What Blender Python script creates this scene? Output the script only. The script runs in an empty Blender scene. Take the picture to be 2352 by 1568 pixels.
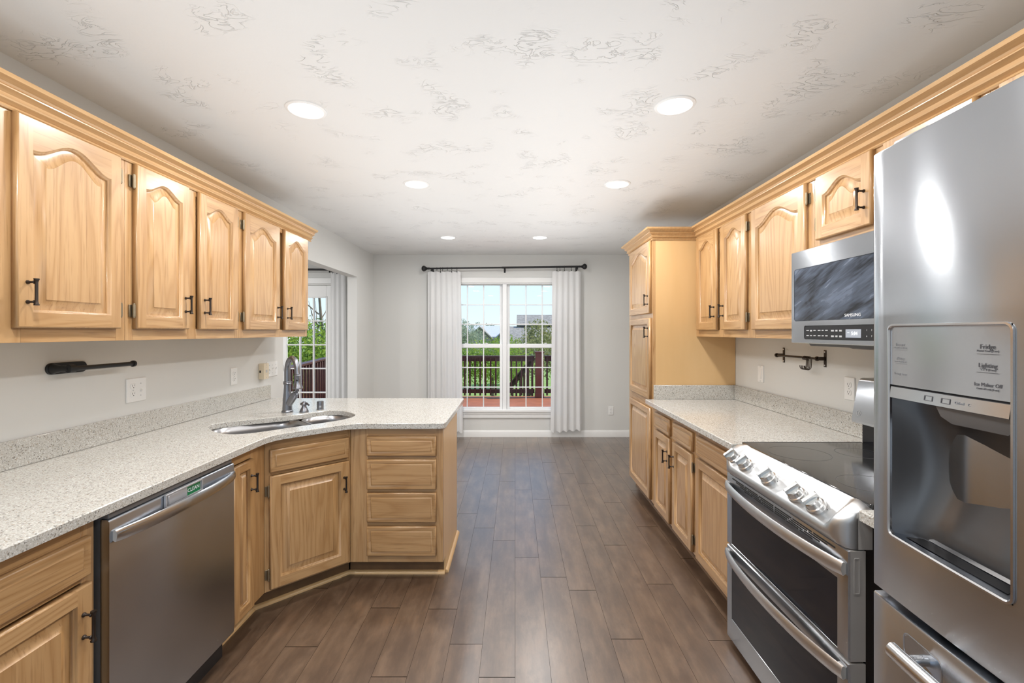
import bpy, bmesh, math, random
from mathutils import Vector, Matrix
random.seed(7)
C = bpy.context.scene.collection
PI = math.pi
sc = bpy.context.scene

# ---------------------------------------------------------------- camera, sky, sun, exposure
cam_data = bpy.data.cameras.new('camera')
cam = bpy.data.objects.new('camera', cam_data); C.objects.link(cam)
cam.location = (0, 0, 1.407); cam.rotation_euler = (PI/2, 0, 0)
cam_data.sensor_width = 36; cam_data.lens = 36*1045/2352
cam_data.shift_x = -7/2352; cam_data.shift_y = -22/2352
cam_data.clip_start = 0.03; cam_data.clip_end = 400
sc.camera = cam
sc.view_settings.view_transform = 'Standard'; sc.view_settings.look = 'None'
sc.view_settings.gamma = 1; sc.view_settings.use_curve_mapping = False
sc.view_settings.exposure = 0.45
LAMP_W = 9.0
world = bpy.data.worlds.new('daylight'); sc.world = world
world.use_nodes = True
wt = world.node_tree; wt.nodes.clear()
wo = wt.nodes.new('ShaderNodeOutputWorld'); wb = wt.nodes.new('ShaderNodeBackground')
wr = wt.nodes.new('ShaderNodeValToRGB'); wc = wt.nodes.new('ShaderNodeTexCoord'); ws = wt.nodes.new('ShaderNodeSeparateXYZ')
wt.links.new(wc.outputs['Generated'], ws.inputs[0]); wt.links.new(ws.outputs['Z'], wr.inputs['Fac'])
e = wr.color_ramp.elements
e[0].position = 0.0; e[0].color = (0.80, 0.90, 0.97, 1)
e[1].position = 0.55; e[1].color = (0.22, 0.45, 0.90, 1)
k = e.new(0.10); k.color = (0.70, 0.86, 0.98, 1)
k = e.new(0.25); k.color = (0.50, 0.73, 0.97, 1)
wt.links.new(wr.outputs['Color'], wb.inputs['Color']); wb.inputs['Strength'].default_value = 0.9
wt.links.new(wb.outputs[0], wo.inputs['Surface'])
sd = bpy.data.lights.new('sun', 'SUN'); sd.energy = 4.2; sd.angle = 0.01; sd.color = (1, 0.95, 0.86)
sun = bpy.data.objects.new('sun', sd); C.objects.link(sun)
sun.rotation_euler = Vector((0.78, 0.10, 0.75)).to_track_quat('Z', 'Y').to_euler()
sun.location = (20, 8, 20)
# added upward area lights, unseen from below, to brighten the ceilings
for bx_, bw_, by0, by1, be_ in ((-0.80, 0.80, -1.6, 5.15, 18.5), (0.42, 0.70, 1.2, 5.15, 14.5), (-3.5, 1.8, 0.5, 4.4, 20)):
    bd = bpy.data.lights.new('added_ceiling_fill', 'AREA'); bd.shape = 'RECTANGLE'; bd.size = bw_; bd.size_y = by1-by0; bd.energy = be_; bd.color = (0.95, 0.975, 1.0)
    bo = bpy.data.objects.new('added_ceiling_fill', bd); C.objects.link(bo); bo.location = (bx_, (by0+by1)/2, 1.44); bo.rotation_euler = (PI, 0, 0)

# ---------------------------------------------------------------- helpers
class MB:
    """collects geometry for ONE mesh object"""
    def __init__(self): self.bm = bmesh.new(); self.col = None
    def v(self, p): return self.bm.verts.new(p)
    def f(self, vs, m=0):
        try:
            fc = self.bm.faces.new(vs); fc.material_index = m; return fc
        except ValueError: return None
    def poly(self, pts, m=0): return self.f([self.v(p) for p in pts], m)
    def box(self, x0, x1, y0, y1, z0, z1, bev=0, m=0, seg=1):
        if x0 > x1: x0, x1 = x1, x0
        if y0 > y1: y0, y1 = y1, y0
        if z0 > z1: z0, z1 = z1, z0
        v = [self.v((x, y, z)) for z in (z0, z1) for y in (y0, y1) for x in (x0, x1)]
        fs = [self.f([v[i] for i in q], m) for q in ((0,2,3,1),(4,5,7,6),(0,1,5,4),(2,6,7,3),(0,4,6,2),(1,3,7,5))]
        if bev > 0:
            es = list({ed for fc in fs for ed in fc.edges})
            r = bmesh.ops.bevel(self.bm, geom=es, offset=bev, segments=seg, affect='EDGES', profile=0.5, clamp_overlap=True)
            for fc in r['faces']: fc.material_index = m
        return self
    def loops(self, ls, closed=True, cap0=False, cap1=False, m=0):
        """ls: list of rings (point lists of equal length), bridged in order"""
        rv = [[self.v(p) for p in l] for l in ls]
        n = len(rv[0])
        for a, b in zip(rv, rv[1:]):
            for i in range(n if closed else n-1):
                j = (i+1) % n
                self.f([a[i], a[j], b[j], b[i]], m)
        if cap0: self.f(rv[0][::-1], m)
        if cap1: self.f(rv[-1], m)
        return self
    def tube(self, pts, r, seg=10, caps=True, m=0, flat=1.0):
        pts = [Vector(p) for p in pts]
        rs = r if isinstance(r, (list, tuple)) else [r]*len(pts)
        t = (pts[1]-pts[0]).normalized()
        up = Vector((0,0,1)) if abs(t.z) < 0.9 else Vector((1,0,0))
        n = t.cross(up).normalized(); rings = []
        for i, p in enumerate(pts):
            if i == 0: d = pts[1]-pts[0]
            elif i == len(pts)-1: d = pts[-1]-pts[-2]
            else: d = (pts[i+1]-pts[i]).normalized()+(pts[i]-pts[i-1]).normalized()
            if d.length < 1e-9: d = t
            d.normalize(); n = (n - d*n.dot(d)).normalized(); b = d.cross(n)
            rings.append([p + (n*math.cos(a)*flat + b*math.sin(a))*rs[i] for a in [2*PI*k/seg for k in range(seg)]])
        return self.loops(rings, True, caps, caps, m)
    def lathe(self, prof, c=(0,0,0), axis=(0,0,1), seg=20, cap0=True, cap1=True, m=0):
        """prof: (radius, height) pairs along axis"""
        a = Vector(axis).normalized(); u = a.orthogonal().normalized(); w = a.cross(u); c = Vector(c)
        rings = [[c + a*h + (u*math.cos(t)+w*math.sin(t))*max(r, 1e-5) for t in [2*PI*k/seg for k in range(seg)]] for r, h in prof]
        return self.loops(rings, True, cap0, cap1, m)
    def prism(self, prof, axis, a0, a1, m=0, bev=0):
        """closed 2-D profile swept straight along an axis: 'x' -> (y,z), 'y' -> (x,z), 'z' -> (x,y)"""
        def P(p, a):
            return (a, p[0], p[1]) if axis == 'x' else (p[0], a, p[1]) if axis == 'y' else (p[0], p[1], a)
        n0 = len(self.bm.edges)
        self.loops([[P(p, a0) for p in prof], [P(p, a1) for p in prof]], True, True, True, m)
        return self
    def text(self, s, size, x, y, z, m=0, align='CENTER', ext=0.0004, shear=0, sx=1, spacing=1, mat3=None):
        """lettering lying in a plane facing -y, standing in the x-z plane"""
        cu = bpy.data.curves.new('t', 'FONT'); cu.body = s; cu.size = size; cu.align_x = align; cu.align_y = 'CENTER'
        cu.extrude = ext; cu.resolution_u = 3; cu.shear = shear; cu.space_character = spacing
        ob = bpy.data.objects.new('t', cu); C.objects.link(ob)
        dg = bpy.context.evaluated_depsgraph_get(); dg.update()
        me = bpy.data.meshes.new_from_object(ob.evaluated_get(dg))
        n = len(self.bm.verts); nf = len(self.bm.faces)
        self.bm.from_mesh(me); self.bm.verts.ensure_lookup_table(); self.bm.faces.ensure_lookup_table()
        for vv in self.bm.verts[n:]:
            p = Vector((vv.co.x*sx, -vv.co.z, vv.co.y))
            if mat3 is not None: p = mat3 @ p
            vv.co = p + Vector((x, y, z))
        for fc in self.bm.faces[nf:]: fc.material_index = m
        bpy.data.objects.remove(ob); bpy.data.curves.remove(cu); bpy.data.meshes.remove(me)
        return self
    def build(self, name, mats, parent=None, smooth=True, ang=0.62, recalc=True, weld=0):
        bm = self.bm
        if weld: bmesh.ops.remove_doubles(bm, verts=bm.verts, dist=weld)
        if recalc: bmesh.ops.recalc_face_normals(bm, faces=bm.faces)
        if smooth:
            for fc in bm.faces: fc.smooth = True
            for ed in bm.edges:
                if len(ed.link_faces) != 2 or ed.calc_face_angle(0) > ang: ed.smooth = False
        me = bpy.data.meshes.new(name); bm.to_mesh(me); bm.free()
        if not isinstance(mats, (list, tuple)): mats = [mats]
        for mm in mats: me.materials.append(mm)
        ob = bpy.data.objects.new(name, me); C.objects.link(ob)
        if parent is not None: ob.parent = parent
        return ob

def tag(o, label=None, cat=None, group=None, kind=None):
    if label: o['label'] = label
    if cat: o['category'] = cat
    if group: o['group'] = group
    if kind: o['kind'] = kind
    return o
def thing(name, label, cat, loc=(0,0,0), rotz=0, group=None):
    o = bpy.data.objects.new(name, None); C.objects.link(o)
    o.empty_display_size = 0.1
    o.location = loc; o.rotation_euler = (0, 0, rotz)
    return tag(o, label, cat, group)
def struct(name, mb, m, parent=None, label=None, cat=None, **kw):
    o = mb.build(name, m, parent, **kw)
    if parent is None: o['kind'] = 'structure'
    return tag(o, label, cat)
def dup(root, loc, rotz=None, label=None, group=None):
    r = root.copy(); C.objects.link(r); r.location = loc
    if rotz is not None: r.rotation_euler = (0, 0, rotz)
    if label: r['label'] = label
    if group: r['group'] = group
    for ch in list(root.children):
        c = ch.copy(); C.objects.link(c); c.parent = r
        for g in list(ch.children):
            d = g.copy(); C.objects.link(d); d.parent = c
    return r
def rrect(x0, x1, z0, z1, r, n=6):
    """rounded rectangle outline, counter-clockwise"""
    out = []
    for cx, cz, a0 in ((x1-r, z0+r, -PI/2), (x1-r, z1-r, 0), (x0+r, z1-r, PI/2), (x0+r, z0+r, PI)):
        for k in range(n+1):
            a = a0 + PI/2*k/n; out.append((cx+r*math.cos(a), cz+r*math.sin(a)))
    return out
def offset_poly(pts, d):
    """offset a closed outline (ccw) inwards by d"""
    n = len(pts); out = []
    for i in range(n):
        p0, p1, p2 = Vector(pts[i-1]), Vector(pts[i]), Vector(pts[(i+1) % n])
        a = (p1-p0).normalized(); b = (p2-p1).normalized()
        na = Vector((-a.y, a.x)); nb = Vector((-b.y, b.x)); s = na+nb
        q = max(s.dot(na), 0.3)
        out.append(tuple(p1 + s*(d/q)))
    return out

# ---------------------------------------------------------------- materials
class NT:
    def __init__(self, name):
        self.m = bpy.data.materials.new(name); self.m.use_nodes = True
        self.t = self.m.node_tree; self.b = self.t.nodes['Principled BSDF']; self.out = self.t.nodes['Material Output']
    def n(self, typ, **kw):
        nd = self.t.nodes.new(typ)
        for k_, v_ in kw.items():
            if k_ in nd.inputs: nd.inputs[k_].default_value = v_
            else: setattr(nd, k_, v_)
        return nd
    def l(self, a, b): self.t.links.new(a, b)
    def set(self, **kw):
        for k_, v_ in kw.items(): self.b.inputs[k_.replace('_', ' ')].default_value = v_
        return self
    def ramp(self, src, stops, interp='LINEAR'):
        r = self.n('ShaderNodeValToRGB'); r.color_ramp.interpolation = interp
        el = r.color_ramp.elements
        while len(el) > 1: el.remove(el[-1])
        for i, (p, c) in enumerate(stops):
            x = el[0] if i == 0 else el.new(p)
            x.position = p; x.color = (c[0], c[1], c[2], 1) if isinstance(c, (list, tuple)) else (c, c, c, 1)
        self.l(src, r.inputs['Fac']); return r.outputs['Color']
    def mapped(self, scale=(1,1,1), coord='Object', rnd=0, rot=(0,0,0)):
        tc = self.n('ShaderNodeTexCoord'); src = tc.outputs[coord]
        if rnd:
            oi = self.n('ShaderNodeObjectInfo'); mu = self.n('ShaderNodeVectorMath', operation='SCALE')
            co = self.n('ShaderNodeCombineXYZ')
            for i in range(3): self.l(oi.outputs['Random'], co.inputs[i])
            self.l(co.outputs[0], mu.inputs[0]); mu.inputs['Scale'].default_value = rnd
            ad = self.n('ShaderNodeVectorMath', operation='ADD'); self.l(src, ad.inputs[0]); self.l(mu.outputs[0], ad.inputs[1])
            src = ad.outputs[0]
        mp = self.n('ShaderNodeMapping'); mp.inputs['Scale'].default_value = scale; mp.inputs['Rotation'].default_value = rot
        self.l(src, mp.inputs['Vector']); return mp.outputs['Vector']
    def noise(self, vec, scale, detail=4, rough=0.55, dist=0):
        nd = self.n('ShaderNodeTexNoise'); nd.inputs['Scale'].default_value = scale; nd.inputs['Detail'].default_value = detail
        nd.inputs['Roughness'].default_value = rough; nd.inputs['Distortion'].default_value = dist
        self.l(vec, nd.inputs['Vector']); return nd.outputs['Fac']
    def mix(self, fac, a, b, typ='MIX'):
        nd = self.n('ShaderNodeMix', data_type='RGBA', blend_type=typ)
        for s, i in ((fac, 0), (a, 6), (b, 7)):
            if isinstance(s, (int, float)): nd.inputs[i].default_value = s
            elif isinstance(s, (tuple, list)): nd.inputs[i].default_value = (s[0], s[1], s[2], 1)
            else: self.l(s, nd.inputs[i])
        return nd.outputs[2]
    def math(self, op, a, b=0.5, clamp=False):
        nd = self.n('ShaderNodeMath', operation=op, use_clamp=clamp)
        for s, i in ((a, 0), (b, 1)):
            if isinstance(s, (int, float)): nd.inputs[i].default_value = s
            else: self.l(s, nd.inputs[i])
        return nd.outputs[0]
    def bump(self, h, strength=0.3, dist=0.002):
        nd = self.n('ShaderNodeBump'); nd.inputs['Strength'].default_value = strength; nd.inputs['Distance'].default_value = dist
        self.l(h, nd.inputs['Height']); self.l(nd.outputs[0], self.b.inputs['Normal']); return self
    def color(self, c): self.l(c, self.b.inputs['Base Color']); return self

def plain(name, col, rough=0.5, metal=0, spec=0.5, var=0.04, vscale=8, coat=0, bump=0):
    """a paint, plastic or metal with a little procedural unevenness"""
    t = NT(name); t.set(Roughness=rough, Metallic=metal, Specular_IOR_Level=spec, Coat_Weight=coat, Coat_Roughness=0.1)
    f = t.noise(t.mapped(), vscale, 3)
    lo = tuple(max(0, c*(1-var)) for c in col); hi = tuple(min(1, c*(1+var)) for c in col)
    t.color(t.ramp(f, [(0.3, lo), (0.7, hi)]))
    if bump: t.bump(t.noise(t.mapped(), 220, 2), bump, 0.001)
    return t.m

def oak(name, horizontal=False):
    t = NT(name)
    s = (0.10, 1, 1) if horizontal else (1, 1, 0.10)
    vec = t.mapped(s, rnd=9)
    vf = t.mapped((0.03, 1, 1) if horizontal else (1, 1, 0.03), rnd=9)
    warp = t.noise(vec, 5.0, 2, 0.5)
    rings = t.math('FRACT', t.math('MULTIPLY', warp, 17.0))
    rings = t.ramp(rings, [(0.0, 0.15), (0.45, 0.85), (0.85, 0.65), (1.0, 0.15)])
    broad = t.noise(vec, 2.2, 2)
    fine = t.noise(vf, 150, 3, 0.65)
    base = t.mix(t.ramp(broad, [(0.3, 0.0), (0.7, 1.0)]), OAK_A, OAK_B)
    base = t.mix(t.math('MULTIPLY', t.math('SUBTRACT', 1.0, rings), 0.68), base, OAK_D)
    pores = t.ramp(fine, [(0.30, 1.0), (0.46, 0.0)])
    base = t.mix(t.math('MULTIPLY', pores, 0.55), base, OAK_P)
    t.color(base); t.set(Roughness=0.38, Specular_IOR_Level=0.5, Coat_Weight=0.6, Coat_Roughness=0.22)
    t.bump(fine, 0.10, 0.0008)
    return t.m
OAK_A = (0.575, 0.362, 0.176); OAK_B = (0.475, 0.277, 0.117); OAK_D = (0.33, 0.16, 0.050); OAK_P = (0.24, 0.11, 0.036)
M = {}
M['oak'] = oak('oak_upright_grain'); M['oak_h'] = oak('oak_level_grain', True)
def maple():
    t = NT('veneer_panel'); vec = t.mapped((1, 1, 0.15)); n1 = t.noise(vec, 4, 4)
    t.color(t.mix(t.ramp(n1, [(0.3, 0.0), (0.7, 1.0)]), (0.68, 0.45, 0.22), (0.62, 0.395, 0.175)))
    t.set(Roughness=0.4, Coat_Weight=0.25, Coat_Roughness=0.2); return t.m
M['veneer'] = maple()
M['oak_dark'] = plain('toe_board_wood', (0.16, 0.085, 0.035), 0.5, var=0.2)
def quartz():
    t = NT('speckled_quartz'); tc = t.mapped(coord='Object')
    def cells(scale):
        v = t.n('ShaderNodeTexVoronoi', feature='F1'); v.inputs['Scale'].default_value = scale
        t.l(tc, v.inputs['Vector']); s = t.n('ShaderNodeSeparateColor'); t.l(v.outputs['Color'], s.inputs[0]); return s.outputs[0], s.outputs[1]
    a, a2 = cells(330); b, b2 = cells(230)
    col = t.ramp(a, [(0, (0.455, 0.44, 0.40)), (0.30, (0.53, 0.515, 0.48)), (0.72, (0.585, 0.575, 0.54)), (0.88, (0.69, 0.685, 0.66)), (0.96, (0.36, 0.305, 0.24))], 'CONSTANT')
    dark = t.ramp(b, [(0, 0.0), (0.89, 1.0)], 'CONSTANT'); dk2 = t.ramp(b2, [(0, 0.0), (0.35, 1.0)], 'CONSTANT')
    col = t.mix(t.math('MULTIPLY', dark, 0.58), col, t.ramp(b2, [(0, (0.05, 0.045, 0.04)), (0.45, (0.17, 0.14, 0.11)), (0.75, (0.38, 0.30, 0.22))], 'CONSTANT'))
    t.color(col); t.set(Roughness=0.14, Specular_IOR_Level=0.5); return t.m
M['quartz'] = quartz()
def paint(name, col, bump=0.05):
    t = NT(name); f = t.noise(t.mapped(), 1.5, 3)
    t.color(t.ramp(f, [(0.3, tuple(c*0.985 for c in col)), (0.7, tuple(min(1, c*1.012) for c in col))]))
    t.set(Roughness=0.6, Specular_IOR_Level=0.3); t.bump(t.noise(t.mapped(), 160, 2), bump, 0.001); return t.m
M['wall'] = paint('greige_wall_paint', (0.705, 0.705, 0.685))
M['wall_back'] = M['wall']
M['white'] = plain('white_trim_paint', (0.82, 0.82, 0.81), 0.35, var=0.01)
M['vinyl'] = plain('white_vinyl', (0.90, 0.91, 0.92), 0.3, var=0.01)
def ceiling_mat():
    t = NT('brushed_ceiling_texture'); v = t.mapped((1.0, 1.0, 1.0))
    n1 = t.noise(t.mapped((1, 2.0, 1), rot=(0, 0, 0.5)), 9, 3, 0.5, 1.8); ridge = t.math('ABSOLUTE', t.math('SUBTRACT', n1, 0.5))
    line = t.ramp(ridge, [(0.0, 0.7), (0.030, 0.0)])
    mask = t.ramp(t.noise(v, 4.5, 2), [(0.53, 0.0), (0.65, 1.0)])
    h = t.math('ADD', t.math('MULTIPLY', line, mask), t.math('MULTIPLY', t.noise(v, 26, 3), 0.22))
    t.set(Roughness=0.75, Specular_IOR_Level=0.2); t.b.inputs['Base Color'].default_value = (0.75, 0.75, 0.74, 1)
    t.bump(h, 0.75, 0.006); return t.m
M['ceiling'] = ceiling_mat()
def floor_mat():
    t = NT('brown_plank_floor')
    at = t.n('ShaderNodeAttribute', attribute_name='plank'); sp = t.n('ShaderNodeSeparateColor'); t.l(at.outputs['Color'], sp.inputs[0])
    tc = t.n('ShaderNodeTexCoord'); co = t.n('ShaderNodeCombineXYZ')
    mul = t.math('MULTIPLY', sp.outputs[1], 40.0); t.l(mul, co.inputs[0]); t.l(mul, co.inputs[1]); t.l(mul, co.inputs[2])
    ad = t.n('ShaderNodeVectorMath', operation='ADD'); t.l(tc.outputs['Object'], ad.inputs[0]); t.l(co.outputs[0], ad.inputs[1])
    def mp(s):
        m_ = t.n('ShaderNodeMapping'); m_.inputs['Scale'].default_value = s; t.l(ad.outputs[0], m_.inputs['Vector']); return m_.outputs[0]
    g = t.noise(mp((9, 1.3, 1)), 2.0, 6, 0.62); blot = t.noise(mp((4.5, 2.0, 1)), 2.4, 6, 0.70); fine = t.noise(mp((50, 2.5, 1)), 3, 3, 0.7)
    c = t.ramp(g, [(0.30, (0.066, 0.038, 0.022)), (0.52, (0.122, 0.077, 0.049)), (0.72, (0.180, 0.124, 0.086))])
    c = t.mix(t.ramp(blot, [(0.36, 0.75), (0.56, 0.0)]), c, (0.055, 0.030, 0.018))
    c = t.mix(t.ramp(blot, [(0.57, 0.0), (0.72, 0.50)]), c, (0.19, 0.108, 0.062))
    c = t.mix(t.ramp(fine, [(0.62, 0.0), (0.76, 0.30)]), c, (0.26, 0.195, 0.15))
    tone = t.ramp(sp.outputs[0], [(0, 0.90), (1, 1.08)])
    c = t.mix(1.0, t.mix(1.0, c, tone, 'MULTIPLY'), (0.95, 0.90, 0.83), 'MULTIPLY')
    t.color(c); t.set(Roughness=0.40, Specular_IOR_Level=0.5, Coat_Weight=1.0, Coat_Roughness=0.30, Coat_IOR=1.75)
    t.bump(t.math('ADD', g, fine), 0.16, 0.0015); return t.m
M['floor'] = floor_mat()
M['gap'] = plain('plank_gap', (0.022, 0.015, 0.011), 0.9)
def steel(name, col=(0.47, 0.49, 0.52), rough=0.20, aniso=0.95, rot=0.25, var=0.05, streak=(1, 1, 60)):
    t = NT(name)
    n1 = t.noise(t.mapped(streak), 7, 3, 0.6); n2 = t.noise(t.mapped(), 3.0, 3)
    t.color(t.ramp(n2, [(0.3, tuple(c*(1-var) for c in col)), (0.7, tuple(c*(1+var) for c in col))]))
    r = t.n('ShaderNodeMapRange'); t.l(t.math('ADD', t.math('MULTIPLY', n1, 0.5), t.math('MULTIPLY', n2, 0.5)), r.inputs[0])
    r.inputs['To Min'].default_value = rough*0.75; r.inputs['To Max'].default_value = rough*1.3
    t.l(r.outputs[0], t.b.inputs['Roughness'])
    t.set(Metallic=1.0, Anisotropic=aniso, Anisotropic_Rotation=rot)
    tg = t.n('ShaderNodeTangent', direction_type='RADIAL', axis='Z'); t.l(tg.outputs[0], t.b.inputs['Tangent'])
    return t.m
M['steel'] = steel('brushed_stainless_steel')
M['steel_bright'] = steel('polished_stainless_steel', (0.60, 0.60, 0.61), 0.22, 0.3)
M['steel_dark'] = steel('dishwasher_stainless_steel', (0.42, 0.45, 0.50), 0.24, 0.8)
M['console_steel'] = steel('bright_satin_steel', (0.58, 0.59, 0.60), 0.34, 0.2)
M['handle_steel'] = steel('satin_handle_steel', (0.62, 0.62, 0.63), 0.34, 0.3)
M['door_edge'] = plain('grey_reflection_edge', (0.40, 0.385, 0.37), 0.45, 0.15, var=0.04)  # flat grey stands in for reflections on steel door sides and handle ends
M['sink_steel'] = steel('satin_sink_steel', (0.42, 0.42, 0.43), 0.30, 0.4)
M['chrome'] = plain('bright_metal', (0.62, 0.62, 0.61), 0.27, 1, var=0.02)
M['nickel'] = plain('dark_brushed_nickel', (0.27, 0.28, 0.31), 0.33, 1, var=0.04)
M['bronze'] = plain('oil_rubbed_bronze', (0.055, 0.042, 0.034), 0.35, 0.8, var=0.2)
M['hinge'] = plain('antique_brass', (0.30, 0.245, 0.165), 0.42, 0.9, var=0.15)
M['black'] = plain('black_metal', (0.012, 0.012, 0.013), 0.4, 0.2, var=0.1)
M['blackplastic'] = plain('black_plastic', (0.016, 0.016, 0.018), 0.35, var=0.1)
M['darkgrey'] = plain('dark_grey_sheet_metal', (0.20, 0.20, 0.205), 0.45, 0.4, var=0.06)
M['cavity_steel'] = plain('dark_dispenser_lining', (0.13, 0.13, 0.135), 0.30, 0.75, var=0.05)
M['oven_glass'] = plain('black_oven_glass', (0.007, 0.007, 0.011), 0.06, var=0.2, spec=0.35)
M['cooktop'] = plain('black_ceramic_glass', (0.022, 0.022, 0.023), 0.09, var=0.15, coat=0.3)
M['ring'] = plain('faint_burner_print', (0.075, 0.075, 0.078), 0.3)
M['plastic'] = plain('white_plastic', (0.84, 0.84, 0.83), 0.3, var=0.01)
M['plastic_shade'] = plain('grey_plastic', (0.50, 0.50, 0.50), 0.4, var=0.02)
M['almond'] = plain('almond_plastic', (0.76, 0.66, 0.50), 0.4, var=0.02)
M['slot'] = plain('dark_slot', (0.02, 0.02, 0.02), 0.7)
M['ink'] = plain('dark_lettering', (0.10, 0.10, 0.11), 0.5)
M['ink_pale'] = plain('pale_lettering', (0.30, 0.31, 0.33), 0.5)
M['print'] = plain('white_lettering', (0.75, 0.76, 0.78), 0.5)
M['panel'] = plain('silver_control_panel', (0.47, 0.48, 0.50), 0.14, 0.6, var=0.02)
M['clean'] = plain('green_label', (0.010, 0.17, 0.055), 0.35, var=0.03)
M['silver_plastic'] = plain('silver_plastic', (0.45, 0.45, 0.47), 0.3, 0.4, var=0.04)
def emit(name, col, st):
    t = NT(name); t.set(Emission_Strength=st); t.b.inputs['Emission Color'].default_value = (*col, 1)
    t.b.inputs['Base Color'].default_value = (0.3, 0.3, 0.3, 1); return t.m
M['lens'] = emit('lit_led_lens', (1, 0.985, 0.95), 4.0)
M['lcd'] = emit('lit_display', (0.20, 0.28, 0.42), 0.35)
M['lcd_digit'] = emit('lit_digits', (0.85, 0.93, 1.0), 1.3)
def glass():
    t = NT('window_glass'); tr = t.n('ShaderNodeBsdfTransparent'); gl = t.n('ShaderNodeBsdfGlossy'); mx = t.n('ShaderNodeMixShader')
    tr.inputs[0].default_value = (0.96, 0.975, 0.975, 1); gl.inputs['Roughness'].default_value = 0.01
    fr = t.n('ShaderNodeFresnel'); fr.inputs['IOR'].default_value = 1.22
    t.l(fr.outputs[0], mx.inputs[0]); t.l(tr.outputs[0], mx.inputs[1]); t.l(gl.outputs[0], mx.inputs[2])
    t.l(mx.outputs[0], t.out.inputs['Surface']); return t.m
M['glass'] = glass()
def cloth():
    t = NT('sheer_white_curtain'); v = t.mapped()
    t.color(t.ramp(t.noise(v, 3, 2), [(0.3, (0.90, 0.90, 0.90)), (0.7, (0.94, 0.94, 0.94))])); t.set(Roughness=0.9, Specular_IOR_Level=0.1)
    tl = t.n('ShaderNodeBsdfTranslucent'); tl.inputs[0].default_value = (0.9, 0.9, 0.9, 1)
    mx = t.n('ShaderNodeMixShader'); mx.inputs[0].default_value = 0.42
    t.l(t.b.outputs[0], mx.inputs[1]); t.l(tl.outputs[0], mx.inputs[2]); t.l(mx.outputs[0], t.out.inputs['Surface'])
    t.bump(t.noise(v, 400, 1), 0.08, 0.0006); return t.m
M['cloth'] = cloth()
def smear_glass():
    t = NT('smeared_microwave_glass')
    def tilted(sc):
        m_ = t.n('ShaderNodeMapping'); m_.inputs['Scale'].default_value = sc; t.l(t.mapped(rot=(0, 0.42, 0)), m_.inputs['Vector']); return m_.outputs[0]
    v = tilted((1, 1, 3.5))
    n1 = t.math('ADD', t.math('MULTIPLY', t.noise(v, 3.4, 3, 0.5, 0.9), 0.75), t.math('MULTIPLY', t.noise(tilted((1, 1, 12)), 8, 4, 0.6, 0.4), 0.25))
    s = t.ramp(n1, [(0.40, 0.0), (0.56, 0.45), (0.70, 1.0)])
    t.color(t.mix(s, (0.024, 0.026, 0.031), (0.15, 0.19, 0.27)))
    t.set(Specular_IOR_Level=0.5)
    r = t.n('ShaderNodeMapRange'); t.l(s, r.inputs[0]); r.inputs['To Min'].default_value = 0.08; r.inputs['To Max'].default_value = 0.45
    t.l(r.outputs[0], t.b.inputs['Roughness']); return t.m
M['smear'] = smear_glass()
# outdoors
def leafmat(name, a, b):
    t = NT(name); f = t.noise(t.mapped(), 5, 3)
    t.color(t.ramp(f, [(0.3, a), (0.7, b)])); t.set(Roughness=0.6, Specular_IOR_Level=0.25)
    tl = t.n('ShaderNodeBsdfTranslucent'); tl.inputs[0].default_value = (*b, 1)
    mx = t.n('ShaderNodeMixShader'); mx.inputs[0].default_value = 0.35
    t.l(t.b.outputs[0], mx.inputs[1]); t.l(tl.outputs[0], mx.inputs[2]); t.l(mx.outputs[0], t.out.inputs['Surface']); return t.m
M['leaf'] = leafmat('bright_green_leaves', (0.10, 0.20, 0.02), (0.36, 0.47, 0.06))
M['leaf_dull'] = leafmat('grey_green_leaves', (0.28, 0.32, 0.22), (0.46, 0.49, 0.37))
M['leaf_dark'] = leafmat('dark_green_leaves', (0.07, 0.13, 0.04), (0.20, 0.28, 0.10))
M['leaf_olive'] = leafmat('olive_leaves', (0.16, 0.18, 0.05), (0.36, 0.34, 0.14))
M['bark'] = plain('bark', (0.16, 0.12, 0.085), 0.8, var=0.25)
M['grass'] = plain('sunlit_lawn', (0.24, 0.34, 0.08), 0.8, var=0.25, vscale=3)
M['deck'] = plain('orange_red_deck_stain', (0.40, 0.125, 0.055), 0.5, var=0.14, vscale=6)
M['maroon'] = plain('maroon_stained_wood', (0.062, 0.017, 0.014), 0.45, var=0.2)
def shingle():
    t = NT('grey_roof_shingles'); f = t.noise(t.mapped((1, 1, 3)), 3.5, 5, 0.75)
    t.color(t.ramp(f, [(0.3, (0.15, 0.13, 0.115)), (0.7, (0.46, 0.41, 0.36))])); t.set(Roughness=0.9); return t.m
M['shingle'] = shingle()
M['mahogany'] = plain('mahogany_stained_post', (0.16, 0.036, 0.024), 0.4, var=0.2)
M['siding'] = plain('pale_siding', (0.62, 0.60, 0.57), 0.7)
M['pale_roof'] = plain('pale_roof_shingles', (0.55, 0.55, 0.56), 0.8, var=0.08)
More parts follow.
